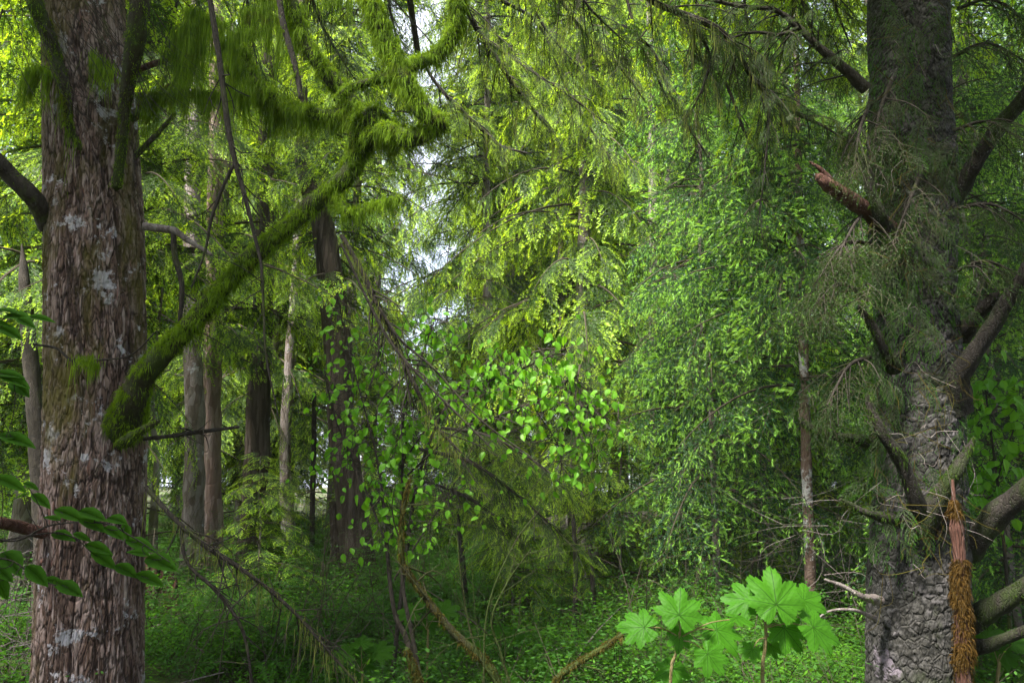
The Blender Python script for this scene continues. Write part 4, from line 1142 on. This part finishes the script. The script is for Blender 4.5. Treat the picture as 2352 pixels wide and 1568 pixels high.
ya = 5.0
bx = P(925, 1568, ya)
al = empty('alder_shrub', (bx[0], ya, 0), 'thin-stemmed shrub with bright green hanging leaves glowing at the centre', 'shrub')
leafy_shrub(al, [
    [(975, 1600, ya, 12), (945, 1450, ya, 11), (925, 1340, ya, 9), (922, 1200, ya, 8), (925, 1060, ya, 7), (928, 950, ya, 5), (960, 840, ya, 3), (1000, 730, ya, 2)],
    [(925, 1060, ya, 5), (1000, 960, ya, 4), (1090, 890, ya, 4), (1190, 850, ya, 4), (1300, 800, ya, 2)],
    [(925, 1100, ya, 5), (1050, 990, ya - .1, 4), (1130, 960, ya - .1, 4), (1230, 925, ya - .1, 4), (1330, 930, ya - .1, 3), (1390, 955, ya - .1, 2)],
    [(1230, 925, ya - .1, 3), (1290, 880, ya - .1, 3), (1330, 860, ya - .1, 2)],
    [(1050, 990, ya - .1, 3), (1100, 880, ya, 3), (1140, 800, ya, 2)],
    [(1300, 928, ya - .1, 3), (1340, 990, ya - .1, 2), (1370, 1040, ya - .1, 2)],
    [(1230, 940, ya - .1, 3), (1280, 1020, ya, 2), (1290, 1080, ya, 2)],
], 900, .056, .105, 'alder', 401, ya)
al2 = empty('alder_shrub', (P(905, 1568, 5.0)[0], 5.0, 0), 'upright leafy shrub in front of the dark cedar trunk, leaves sparser', 'shrub')
leafy_shrub(al2, [
    [(968, 1600, 5, 14), (935, 1470, 5, 14), (905, 1400, 5, 11), (888, 1250, 5, 10), (880, 1150, 5, 8), (865, 1050, 5, 5), (835, 930, 5, 4), (800, 800, 5, 3), (775, 680, 5, 2)],
    [(888, 1250, 5, 6), (830, 1100, 5, 5), (770, 960, 5, 4), (745, 850, 5, 3)],
    [(835, 930, 5, 4), (870, 820, 5, 3), (890, 720, 5, 2)],
    [(865, 1050, 5, 3), (930, 1000, 5, 3), (960, 900, 5, 2)],
    [(888, 1250, 5, 5), (960, 1120, 5, 4), (990, 1010, 5, 3)],
    [(905, 1330, 5, 5), (1000, 1180, 5, 3), (1040, 1120, 5, 2)],
], 520, .05, .12, 'alder', 402, 5)
al3 = empty('alder_shrub', (P(2300, 1568, 5.8)[0], 5.8, 0), 'leafy shrub in the gloom right of the big grey trunk', 'shrub')
leafy_shrub(al3, [
    [(2330, 1600, 5.8, 10), (2310, 1300, 5.8, 8), (2290, 1100, 5.8, 6), (2270, 950, 5.8, 4), (2260, 860, 5.8, 2)],
    [(2290, 1100, 5.8, 4), (2330, 980, 5.8, 3), (2360, 880, 5.8, 2)],
    [(2310, 1200, 5.8, 4), (2250, 1120, 5.8, 3), (2235, 1050, 5.8, 2)],
], 260, .09, .13, 'alder', 403, 5.8)

# mossy vine-maple stems arching through the lower centre
vm = empty('vine_maple', (P(1160, 1600, 4.5)[0], 4.5, 0), 'arching brown moss-furred stems rising from the lower centre', 'shrub')
for k, pts in enumerate([
    [(1175, 1640, 4.5, 20), (1130, 1540, 4.5, 20), (1090, 1495, 4.5, 19), (1040, 1450, 4.5, 18), (1000, 1400, 4.5, 17), (965, 1355, 4.5, 15), (935, 1310, 4.5, 13), (922, 1280, 4.5, 12), (925, 1180, 4.5, 8), (945, 1090, 4.5, 5)],
    [(1250, 1640, 4.5, 16), (1280, 1560, 4.5, 16), (1330, 1520, 4.5, 15), (1380, 1490, 4.5, 13), (1430, 1455, 4.5, 11)],
    [(990, 1640, 4.4, 18), (960, 1560, 4.4, 16), (935, 1490, 4.4, 14)],
    [(1180, 1600, 4.45, 8), (1150, 1500, 4.45, 6), (1130, 1420, 4.45, 5), (1170, 1330, 4.45, 4), (1220, 1260, 4.45, 3)],
    [(1160, 1600, 4.45, 6), (1090, 1480, 4.45, 5), (1060, 1330, 4.45, 4), (1050, 1230, 4.45, 3)],
    [(1110, 1600, 4.4, 5), (1120, 1400, 4.4, 4), (1180, 1250, 4.4, 3), (1240, 1170, 4.4, 2)],
]):
    limb(vm, pts, 'bark_mossy', moss=[5200, 2600, 1500, 0, 0, 0][k], ml=.028, mossmat='moss_brown', seed=410 + k, n=60, sides=8, name='stem', twigs=[10, 4, 0, 10, 8, 6][k], twl=.5)

# ---- devil's club: palmate leaves as parts
def club_leaf(R0, seed, nr=14, na=280):
    rng = np.random.default_rng(seed)
    th = np.linspace(-math.pi, math.pi, na, endpoint=False)
    lobes = [(0, 1.0), (.72, .93), (-.72, .93), (1.45, .78), (-1.45, .78), (2.2, .55), (-2.2, .55)]
    rr_ = np.full(na, .52)
    for a, L in lobes:
        L = L * rng.uniform(.93, 1.06); a = a + rng.normal(0, .04)
        d = np.abs(th - a)
        lob = L * np.clip(1 - (d / .52) ** 1.4, 0, 1) ** .52
        rr_ = np.maximum(rr_, lob)
    rr_ = np.where(np.abs(th) > 2.75, rr_ * np.clip((math.pi - np.abs(th)) / .39, .12, 1), rr_)
    rr_ = rr_ * (1 + .075 * (np.abs(((th * 9.5) % 1) - .5) * 2 - .5) + .03 * np.sin(th * 41))
    s = np.linspace(0.02, 1, nr)
    A, S = np.meshgrid(th, s); RR = rr_[None] * S
    x, y = RR * np.cos(A), RR * np.sin(A)
    vein = np.zeros_like(x); z = np.zeros_like(x)
    for a, L in lobes:
        dd = np.abs(-x * math.sin(a) + y * math.cos(a)); al_ = x * math.cos(a) + y * math.sin(a)
        on = (al_ > 0)
        vein = np.maximum(vein, on * np.clip(1 - dd / (.018 * (1.3 - S)), 0, 1))
        for sv in (-1, 1):
            for k in range(1, 6):
                c = k * .16 * L
                # side veins leaving the main vein at c
                px, py = x - c * math.cos(a), y - c * math.sin(a)
                aa = a + sv * .75
                d2 = np.abs(-px * math.sin(aa) + py * math.cos(aa)); al2_ = px * math.cos(aa) + py * math.sin(aa)
                vein = np.maximum(vein, (al2_ > 0) * (al2_ < .25) * .6 * np.clip(1 - d2 / .010, 0, 1))
        z = np.maximum(z, np.exp(-(dd / .05) ** 2) * on * .0)
        z = z - on * .018 * np.exp(-(dd / .05) ** 2) * np.exp(-((A - a) / .5) ** 2)
    z = z + -.16 * RR ** 2 + .035 * np.sin(A * 7 + seed) * RR + .04 * np.sin(x * 7 + seed) * np.sin(y * 6 + seed) * RR + .008 * np.sin(x * 31 + y * 9) * np.sin(y * 29 - x * 7)
    v = np.stack([x, y, z], -1).reshape(-1, 3) * R0
    i = np.arange(nr - 1)[:, None] * na; j = np.arange(na)[None]; j2 = (j + 1) % na
    f_ = np.stack([i + j, i + j2, i + na + j2, i + na + j], -1).reshape(-1, 4)
    return v, f_, vein.ravel()


def club_plant(label, x0, Y, stem, leaves, mat='club', name='devils_club'):
    root = empty(name, (P(x0, 1568, Y)[0], Y, 0), label, 'plant')
    q, r = path3(stem); q = np.concatenate([[[q[0][0], q[0][1], -.05]], q]); r = np.concatenate([[r[0]], r])
    g = Geo(); qq, _ = tube(g, q, r, 30, 8, rough=.3); part(g.build('stem', M['moss_stem'], smooth=True), root)
    for k, (x, y, wpx, tip, tilt, roll, ax, ay) in enumerate(leaves):
        c = P(x, y, Y + (k % 3 - 1) * .06); R0 = W(wpx, c) * .51
        v, f_, ve = club_leaf(R0, k * 7 + int(x0))
        # tip: photo angle of the middle lobe (degrees, 0 = up in the photo, clockwise); tilt: how far the face leans to the viewer
        nrm = unit(np.array([roll, -math.sin(R(tilt)), math.cos(R(tilt))]))
        tipv = np.array([math.sin(R(tip)), 0, math.cos(R(tip))]); tipv = unit(tipv - nrm * tipv.dot(nrm)); yv = np.cross(nrm, tipv)
        v = v @ np.stack([tipv, yv, nrm], 0)
        pc = P(ax, ay, Y)
        o = bpy.data.objects.new('leaf', None)
        g = Geo(); g.mesh(v + c, f_)
        lf = part(g.build('leaf', M[mat], smooth=True, att={'vein': ve}), root)
        g = Geo(); tube(g, [pc, (pc + c) / 2 + [0, 0, .015], c + nrm * -.004], [.003, .0025, .002], 10, 5)
        part(g.build('petiole', M['moss_stem'], smooth=True), lf)
    return root

M['moss_stem'] = bark_mat('prickly_stem', [(.10, .075, .03), (.18, .15, .06), (.26, .22, .12)], bump=.5, scale=4)
club_plant('tall broad-leaved plant with big maple-like leaves, right one of the bright pair', 1756, 3.3,
           [(1752, 1600, 3.3, 9), (1758, 1480, 3.3, 8), (1760, 1400, 3.3, 6)],
           [(1783, 1388, 185, 5, 62, 0, 1760, 1410), (1722, 1378, 130, -65, 52, -.25, 1758, 1430), (1845, 1378, 130, 60, 50, .25, 1762, 1425),
            (1868, 1440, 150, 115, 50, .35, 1762, 1440), (1800, 1440, 130, 150, 60, .1, 1760, 1440), (1770, 1480, 70, 170, 55, 0, 1758, 1460), (1728, 1490, 70, -140, 50, 0, 1758, 1465)])
club_plant('broad-leaved plant with seven big maple-like leaves, left one of the bright pair', 1548, 3.25,
           [(1540, 1600, 3.25, 8), (1552, 1500, 3.25, 7), (1562, 1450, 3.25, 6)],
           [(1560, 1412, 150, 10, 58, 0, 1563, 1460), (1480, 1440, 130, -80, 50, -.2, 1560, 1462), (1645, 1445, 140, 100, 48, .15, 1565, 1462), (1625, 1500, 115, 150, 62, .1, 1562, 1470),
            (1562, 1455, 80, 190, 65, 0, 1560, 1470), (1545, 1535, 105, 200, 55, 0, 1556, 1490), (1690, 1418, 90, 80, 15, .2, 1565, 1462)])
club_plant('shaded broad-leaved plant among the undergrowth at the right edge', 2290, 5.0, [(2290, 1600, 5, 9), (2295, 1520, 5, 7)],
           [(2270, 1462, 110, -20, 35, -.2, 2292, 1520), (2330, 1475, 110, 60, 40, .2, 2292, 1520), (2300, 1500, 90, 150, 50, 0, 2292, 1520)], mat='low_leaf')
for (x, y, Y, s, lab) in [(980, 1405, 6.0, 90, 'broad blue-green leaves below the cedar, beside the arching stems'), (830, 1500, 5.8, 90, 'low broad dull leaves left of the arching stems'),
                          (1150, 1470, 6.3, 80, 'broad leaves right of the arching brown stems'), (1210, 1550, 5.6, 80, 'broad leaves at the bottom edge between the arching stems')]:
    club_plant(lab, x, Y, [(x, 1600, Y, 6), (x + 3, y + 40, Y, 5)], [(x - 30, y, s, -60, 35, -.1, x, y + 40), (x + 35, y - 5, s, 50, 35, .1, x, y + 40), (x + 5, y + 22, s * .8, 160, 45, 0, x, y + 40), (x, y - 22, s * .8, 0, 30, 0, x, y + 40)], mat='low_leaf')

# ---- salmonberry sprigs close to the viewer at the left
def sprig(label, stem, leaves, Y, L0, seed):
    rng = np.random.default_rng(seed)
    root = empty('salmonberry_bush', (P(stem[0][0], stem[0][1], Y)[0], Y, 0), label, 'shrub')
    q, r = path3([(a, b_, Y, c) for a, b_, c in stem]); q = np.concatenate([[[q[0][0] - .05, Y, -.05], [q[0][0] - .1, Y, q[0][2] - .15]], q]); r = np.concatenate([[.006, .005], r])
    g = Geo(); tube(g, q, r, 60, 6)
    for (x, y, ang, s, nz) in leaves:
        c = P(x, y, Y + rng.normal(0, .03)); d = np.array([math.cos(R(ang)), rng.normal(0, .25), -math.sin(R(ang))])
        n_ = unit(np.array([rng.normal(0, .2), -.55 + nz, .8])); L = W(s, c)
        Q = leaf_quads(c - unit(d) * L * .4, d, n_, L, L * .55)
        gl_ = Geo_from(Q); part(gl_.build('leaf', M['low_leaf'], smooth=True), root)
        i = np.argmin(((q - c) ** 2).sum(1)); qi, _ = spline(q, r, 80); j = np.argmin(((qi - c) ** 2).sum(1))
        tube(g, [qi[j], (qi[j] + c) / 2, c - unit(d) * L * .3], [.0015, .0012, .001], 4, 3)
    part(g.build('stem', M['bark_dead'], smooth=True), root)

sprig('leafy sprig reaching across the massive trunk low at the left', [(-60, 1250, 8), (40, 1240, 6), (120, 1205, 5), (230, 1200, 4), (300, 1230, 3), (390, 1290, 2)],
      [(25, 1108, 20, 75, 0), (72, 1115, 20, 38, 0), (42, 1140, 170, 45, .2), (95, 1148, 30, 55, 0), (120, 1188, 200, 42, .2), (160, 1180, 15, 75, 0), (212, 1180, 12, 70, 0), (215, 1204, 20, 70, 0), (268, 1192, 5, 62, 0), (262, 1222, 25, 55, 0),
       (290, 1222, 60, 45, .2), (325, 1250, 15, 75, 0), (318, 1268, 200, 50, 0), (370, 1290, 12, 90, 0)], 2.0, .08, 1)
sprig('second leafy sprig below the first, drooping across the massive trunk', [(-60, 1270, 6), (100, 1225, 4), (170, 1235, 3), (240, 1290, 3), (350, 1335, 2)],
      [(145, 1229, 10, 60, 0), (190, 1232, 20, 45, 0), (228, 1258, 15, 66, 0), (240, 1284, 30, 70, 0), (290, 1308, 18, 65, 0), (345, 1328, 18, 70, 0)], 2.05, .08, 2)
sprig('lowest leafy sprig at the left, hanging beside the trunk foot', [(-60, 1300, 6), (20, 1285, 4), (90, 1330, 3), (170, 1355, 2)],
      [(25, 1288, 25, 100, 0), (8, 1315, 30, 60, 0), (85, 1320, 35, 70, 0), (122, 1333, 5, 50, 0), (160, 1350, 18, 70, 0), (5, 1350, 60, 60, 0), (140, 1345, 40, 45, .1)], 2.0, .08, 3)
sprig('leaves poking in from the left edge at the height of the moss tuft', [(-80, 900, 6), (-20, 870, 4), (40, 860, 2)],
      [(35, 872, 15, 75, 0), (45, 890, 25, 70, 0), (20, 858, 0, 70, 0), (40, 1008, 12, 85, 0), (10, 1000, 190, 60, 0)], 2.1, .08, 4)
sprig('topmost leafy sprig poking in from the left edge', [(-80, 760, 6), (-20, 735, 4), (50, 728, 2)],
      [(40, 725, 5, 80, 0), (95, 730, 0, 60, 0), (15, 712, 0, 70, .2), (20, 760, 20, 70, 0), (-5, 740, 0, 60, 0), (60, 740, 20, 50, 0)], 2.1, .08, 5)

# ---- stump, fallen logs
def stump(x, Y, w, h, label, seed=1):
    p = P(x, 1107, Y); gz = float(ground_z(p[0], Y))
    root = empty('stump', (p[0], Y, gz), label, 'stump')
    r0 = w / 2; na, nz = 60, 40
    a = np.linspace(0, 2 * np.pi, na, endpoint=False); s = np.linspace(0, 1, nz)
    A, S = np.meshgrid(a, s)
    top = h * (.55 + .45 * np.maximum(np.cos(A * 1 - 2.4), -.6)) * (1 + .25 * (np.abs(np.sin(A * 9)) - .5))
    rad = r0 * (1.3 - .45 * S) * (1 + .12 * np.sin(A * 5) + .06 * np.sin(A * 13))
    v = np.stack([rad * np.cos(A), rad * np.sin(A), S * top - .1], -1)
    inn = v[-1].copy(); inn[:, :2] *= .6; inn[:, 2] *= .55
    v = np.concatenate([v.reshape(-1, 3), inn, np.full((na, 3), 0.) + [0, 0, .15]])
    nz += 2
    i = np.arange(nz - 1)[:, None] * na; j = np.arange(na)[None]; j2 = (j + 1) % na
    g = Geo(); g.mesh(v, np.stack([i + j, i + j2, i + na + j2, i + na + j], -1).reshape(-1, 4))
    o = g.build('trunk', M['stump'], parent=root, smooth=True)
stump(385, 8.3, .55, .85, 'jagged rotten dark stump beside the foot of the massive trunk')
stump(1560, 12.0, .8, .5, 'low mossy stump in the shadow behind the broad bright leaves', 2)
for k, (x0, y0, x1, Y, rad, lab) in enumerate([(1100, 0, 1560, 13.5, .26, 'mossy fallen log lying across behind the lower centre'), (560, 0, 900, 9.4, .12, 'thin fallen log in the undergrowth left of the cedar'),
                                                (1560, 0, 1960, 11.5, .2, 'mossy fallen log between the thin lichened trunk and the centre'), (960, 0, 1250, 10.2, .1, 'fallen branch lying in the centre undergrowth')]):
    a, b_ = P(x0, 1107, Y), P(x1, 1107, Y + .8)
    za, zb = float(ground_z(a[0], Y)), float(ground_z(b_[0], Y + .8))
    root = empty('fallen_log', (a[0], Y, za), lab, 'log')
    g = Geo(); pts = [(a[0], Y, za + rad * .8), ((a[0] + b_[0]) / 2, Y + .4, (za + zb) / 2 + rad * 1.2), (b_[0], Y + .8, zb + rad * .9)]
    qq, r2 = tube(g, pts, [rad, rad * .9, rad * .7], 50, 16, rough=.3, seed=k)
    part(g.build('trunk', M['bark_far'], smooth=True), root)
    gm = Geo(); strands(gm, qq, r2, 6000, .07, .004, RNG); part(gm.build('moss', M['moss']), root)

# dead grey twig tangle at the left edge
tg = empty('dead_bush', (P(40, 1568, 6.0)[0], 6.0, 0), 'tangle of bare grey dead twigs at the lower left edge', 'shrub')
g = Geo(); rng = np.random.default_rng(8)
for k in range(150):
    p0 = P(rng.uniform(-80, 110), rng.uniform(1250, 1600), 6.0 + rng.normal(0, .25)); d = unit(rng.normal(0, 1, 3) * [1, .5, .7]); L = rng.uniform(.2, .7)
    p1 = p0 + d * L * .5; p2 = p1 + unit(d + rng.normal(0, .5, 3)) * L * .5
    tube(g, [p0, p1, p2], [.004, .003, .001], 8, 3)
part(g.build('twig', M['bark_pale'], smooth=True), tg)
tg = empty('dead_bush', (P(1930, 1400, 7.5)[0], 7.5, 0), 'tangle of dead twigs between the thin lichened trunk and the big grey trunk', 'shrub')
g = Geo()
for k in range(110):
    p0 = P(rng.uniform(1780, 2000), rng.uniform(1130, 1460), 7.3 + rng.normal(0, .35)); d = unit(rng.normal(0, 1, 3) * [1, .5, .45]); L = rng.uniform(.25, .9)
    p1 = p0 + d * L * .5; p2 = p1 + unit(d + rng.normal(0, .5, 3)) * L * .5
    tube(g, [p0, p1, p2], [.0035, .0025, .001], 8, 3, int(rng.random() < .3))
part(g.build('twig', [M['bark_dead'], M['bark_pale']], smooth=True), tg)

# ---- ferns
def fern_mesh(seed, n=9, L=.6):
    rng = np.random.default_rng(seed); g = Geo()
    for k in range(n):
        az = 2 * np.pi * k / n + rng.normal(0, .25); o = np.array([math.cos(az), math.sin(az), 0]); l = L * rng.uniform(.7, 1.1)
        s = np.linspace(0, 1, 9); pts = o * (s * l)[:, None]; pts[:, 2] = l * (1.1 * s - 1.0 * s ** 2)
        tube(g, pts, np.linspace(.003, .001, 9), 9, 3, 0)
        t = unit(np.gradient(pts, axis=0)); sv = unit(np.cross([0, 0, 1.], o))
        m = 26; u = np.linspace(.12, .98, m); idx = u * 8
        i = np.minimum(idx.astype(int), 7); f_ = (idx - i)[:, None]; p = pts[i] * (1 - f_) + pts[i + 1] * f_
        for sg in (-1, 1):
            d = unit(t[i] * .5 + sv * sg + [0, 0, -.12]); ln = .17 * l * np.sin(np.pi * np.clip(u * .8 + .18, 0, 1)) + .01
            g.quads(diamonds(p, d, unit(np.cross(d, np.cross(t[i], sv))), ln, np.full(m, .019)), 1)
    return g.data('frond', [M['twig'], M['fern']])
FM = [fern_mesh(1), fern_mesh(2)]
rng = np.random.default_rng(90)
fl = 0
for k, (xd, Y) in enumerate([(1440, 7.4), (1520, 7.7), (1600, 7.5), (1330, 7.9), (1270, 7.6), (1690, 7.8), (1000, 8.4), (1140, 8.8), (700, 7.8), (560, 7.6), (1480, 8.6), (1900, 8.2), (1800, 8.9), (640, 9), (900, 9.6), (1230, 9.6)] + [(rng.uniform(380, 1960), rng.uniform(6.9, 11)) for _ in range(60)]):
    x = gx_at(xd, Y)
    root = empty('fern', (x, Y, float(ground_z(x, Y))), 'arching green fern growing low in the undergrowth of the forest floor', 'fern', 'ferns in the undergrowth')
    root.rotation_euler = (0, 0, rng.uniform(0, 6)); s = rng.uniform(.8, 1.3); root.scale = (s, s, s)
    o = bpy.data.objects.new('frond', FM[k % 2]); COL.objects.link(o); o.parent = root

# ---- undergrowth: layered leafy shrubs too many to count
def undergrowth():
    rng = np.random.default_rng(12)
    N_ = 7600
    Y = 4.9 + 22 * rng.random(N_) ** 1.15; xs = rng.uniform(-1, 1, N_) * (.75 * Y + 1.0)
    V = []
    protos = []
    for s in range(8):
        r2 = np.random.default_rng(500 + s); Q = []; MI = []
        H = [.35, .5, .3, .6, .25, .45, .7, .35][s]
        nst = 7
        for k in range(nst):
            az = r2.uniform(0, 6.28); o = np.array([math.cos(az), math.sin(az), 0]); h = H * r2.uniform(.5, 1.1); l = r2.uniform(.15, .5)
            pts = np.array([[0, 0, 0], o * l * .35 + [0, 0, h * .75], o * l + [0, 0, h]])
            m = 34; u = r2.uniform(.35, 1.05, m)
            base_ = pts[0] * ((1 - u) ** 2)[:, None] + pts[1] * (2 * u * (1 - u))[:, None] + pts[2] * (u ** 2)[:, None]
            base_ = base_ + np.stack([r2.normal(0, .07, m), r2.normal(0, .07, m), r2.normal(0, .018, m)], 1)
            d = unit(np.stack([r2.normal(0, 1, m), r2.normal(0, 1, m), r2.normal(-.15, .25, m)], 1))
            nn = unit(np.stack([r2.normal(0, .3, m), r2.normal(0, .3, m), np.ones(m)], 1)); sd = unit(np.cross(nn, d))
            L = r2.uniform(.022, .042, m)
            Q.append(diamonds(base_, d, sd, L, L * .5)); MI.append(np.full(m, 1 if s % 3 else 2))
            w = .0022
            for a, b_ in ((pts[0], pts[1] * .5 + pts[0] * .25 + pts[2] * .25), (pts[1] * .5 + pts[0] * .25 + pts[2] * .25, pts[2])):
                Q.append(np.array([[a + [w, 0, 0], b_ + [w * .6, 0, 0], b_ - [w * .6, 0, 0], a - [w, 0, 0]]])); MI.append([0])
        protos.append((np.concatenate(Q), np.concatenate([np.asarray(x) for x in MI])))
    g = Geo()
    zz = ground_z(xs, Y)
    den = fbm(np.stack([xs * .5, Y * .5, 0 * Y], 1), 2, 6)
    for k in range(N_):
        if den[k] < .33: continue
        q, m = protos[rng.integers(8)]
        a = rng.uniform(0, 6.28); sc = rng.choice([.5, .7, .85, 1.0, 1.25]) * rng.uniform(.85, 1.15); c, s = math.cos(a) * sc, math.sin(a) * sc
        Rm = np.array([[c, s, 0], [-s, c, 0], [0, 0, sc]])
        g.quads(q @ Rm + [xs[k], Y[k], zz[k]], m)
    tall = []
    for s in range(5):
        r2 = np.random.default_rng(700 + s); Q = []; MI = []
        H = [.8, 1.0, 1.2, .7, .9][s]
        for k in range(6):
            az = r2.uniform(0, 6.28); o = np.array([math.cos(az), math.sin(az), 0]); h = H * r2.uniform(.6, 1.1); l = r2.uniform(.25, .7)
            pts = np.array([[0, 0, 0], o * l * .3 + [0, 0, h * .8], o * l + [0, 0, h * .95]])
            bez = lambda u: pts[0] * ((1 - u) ** 2)[:, None] + pts[1] * (2 * u * (1 - u))[:, None] + pts[2] * (u ** 2)[:, None]
            uu = np.linspace(0, 1, 6); st = bez(uu); sd_ = np.array([-o[1], o[0], 0]) * .003
            for a_, b_ in zip(st[:-1], st[1:]): Q.append(np.array([[a_ - sd_, b_ - sd_, b_ + sd_, a_ + sd_]])); MI.append([0])
            for e in range(9):          # flat side twigs, one storey above another
                c0 = bez(np.array([r2.uniform(.35, 1.0)]))[0]; a2 = r2.uniform(0, 6.28); d2 = np.array([math.cos(a2), math.sin(a2), r2.uniform(-.15, .2)]); tl_ = r2.uniform(.12, .3)
                sx = np.array([-d2[1], d2[0], 0]) * .0015
                Q.append(np.array([[c0 - sx, c0 + d2 * tl_ - sx * .3, c0 + d2 * tl_ + sx * .3, c0 + sx]])); MI.append([0])
                m = 14; t_ = (np.arange(m) + .5) / m; sg = np.where(np.arange(m) % 2, 1, -1)[:, None]
                lat = np.array([-d2[1], d2[0], 0])
                dd = unit(d2 * .6 + lat * sg + r2.normal(0, .15, (m, 3))); L_ = r2.uniform(.026, .046, m)
                nn = unit(np.stack([r2.normal(0, .2, m), r2.normal(0, .2, m), np.ones(m)], 1))
                Q.append(diamonds(c0 + d2 * (t_ * tl_)[:, None], dd, unit(np.cross(nn, dd)), L_, L_ * .42)); MI.append(np.full(m, 1 if s % 2 else 2))
        tall.append((np.concatenate(Q), np.concatenate([np.asarray(x) for x in MI])))
    for k in range(620):
        y = 7.2 + 10 * rng.random() ** 1.3; x = rng.uniform(-.72, .72) * y
        if y < 8.3 and x > 0: continue
        q, m = tall[rng.integers(5)]; a = rng.uniform(0, 6.28); sc = rng.uniform(.45, 1.0) * (1 if x < 1 else .8); c, s = math.cos(a) * sc, math.sin(a) * sc
        g.quads(q @ np.array([[c, s, 0], [-s, c, 0], [0, 0, sc]]) + [x, y, float(ground_z(x, y))], m)
    for k in range(420):
        y = rng.uniform(5.5, 17); x = rng.uniform(-.7, .7) * y; z = float(ground_z(x, y)); h = rng.uniform(.4, 1.5)
        d = rng.normal(0, .22, 2)
        if k % 3 == 0:      # sticks lying about
            a = rng.uniform(0, 6.28); o_ = np.array([math.cos(a), math.sin(a), rng.normal(.1, .15)]) * h
            tube(g, [np.array([x, y, z + .1]), np.array([x, y, z + .16]) + o_ * .5, np.array([x, y, z + .12]) + o_], [.010, .008, .004], 6, 4, 3 if k % 2 else 0); continue
        b0 = np.array([x, y, z]); b1 = b0 + [d[0] * h * .4, d[1] * h * .4, h * .5]; b2 = b0 + [d[0] * h * 1.3, d[1] * h * 1.3, h]
        tube(g, [b0, b1, b2], [.006, .004, .0015], 8, 4, 0)
        for e in range(4):
            u_ = rng.uniform(.3, .9); c_ = b0 * (1 - u_) + b2 * u_; dd = unit(rng.normal(0, 1, 3) * [1, 1, .4] + [0, 0, .5]) * h * rng.uniform(.15, .4)
            tube(g, [c_, c_ + dd * .5 + [0, 0, .02], c_ + dd], [.003, .002, .001], 5, 3, 0)
            if rng.random() < .6:
                q, m = protos[rng.integers(8)]
                g.quads(q[:60] * .5 + c_ + dd - [0, 0, .15], m[:60])
    return g.build('undergrowth', [M['twig'], M['under'], M['under_dark'], M['bark_pale']])
tag(undergrowth(), 'dense layered small-leaved undergrowth covering the forest floor', 'undergrowth', kind='stuff')

# ------------------------------------------------------------------ thin air between the trees
hg = Geo()
hx, hy0, hy1, hz0, hz1 = 93., -63., 123., -1.5, 32.
cv = [(-hx, hy0, hz0), (hx, hy0, hz0), (hx, hy1, hz0), (-hx, hy1, hz0), (-hx, hy0, hz1), (hx, hy0, hz1), (hx, hy1, hz1), (-hx, hy1, hz1)]
hg.mesh(cv, [(0, 3, 2, 1), (4, 5, 6, 7), (0, 1, 5, 4), (1, 2, 6, 5), (2, 3, 7, 6), (3, 0, 4, 7)])
hm = bpy.data.materials.new('haze'); hm.use_nodes = True; hn = hm.node_tree.nodes; hn.clear()
hv = hn.new('ShaderNodeVolumePrincipled'); hv.inputs['Color'].default_value = (.9, .96, 1, 1); hv.inputs['Density'].default_value = .0007
hou = hn.new('ShaderNodeOutputMaterial'); hm.node_tree.links.new(hv.outputs[0], hou.inputs['Volume'])
tag(hg.build('haze', hm), kind='stuff')

print('verts', sum(len(m.vertices) for m in bpy.data.meshes))
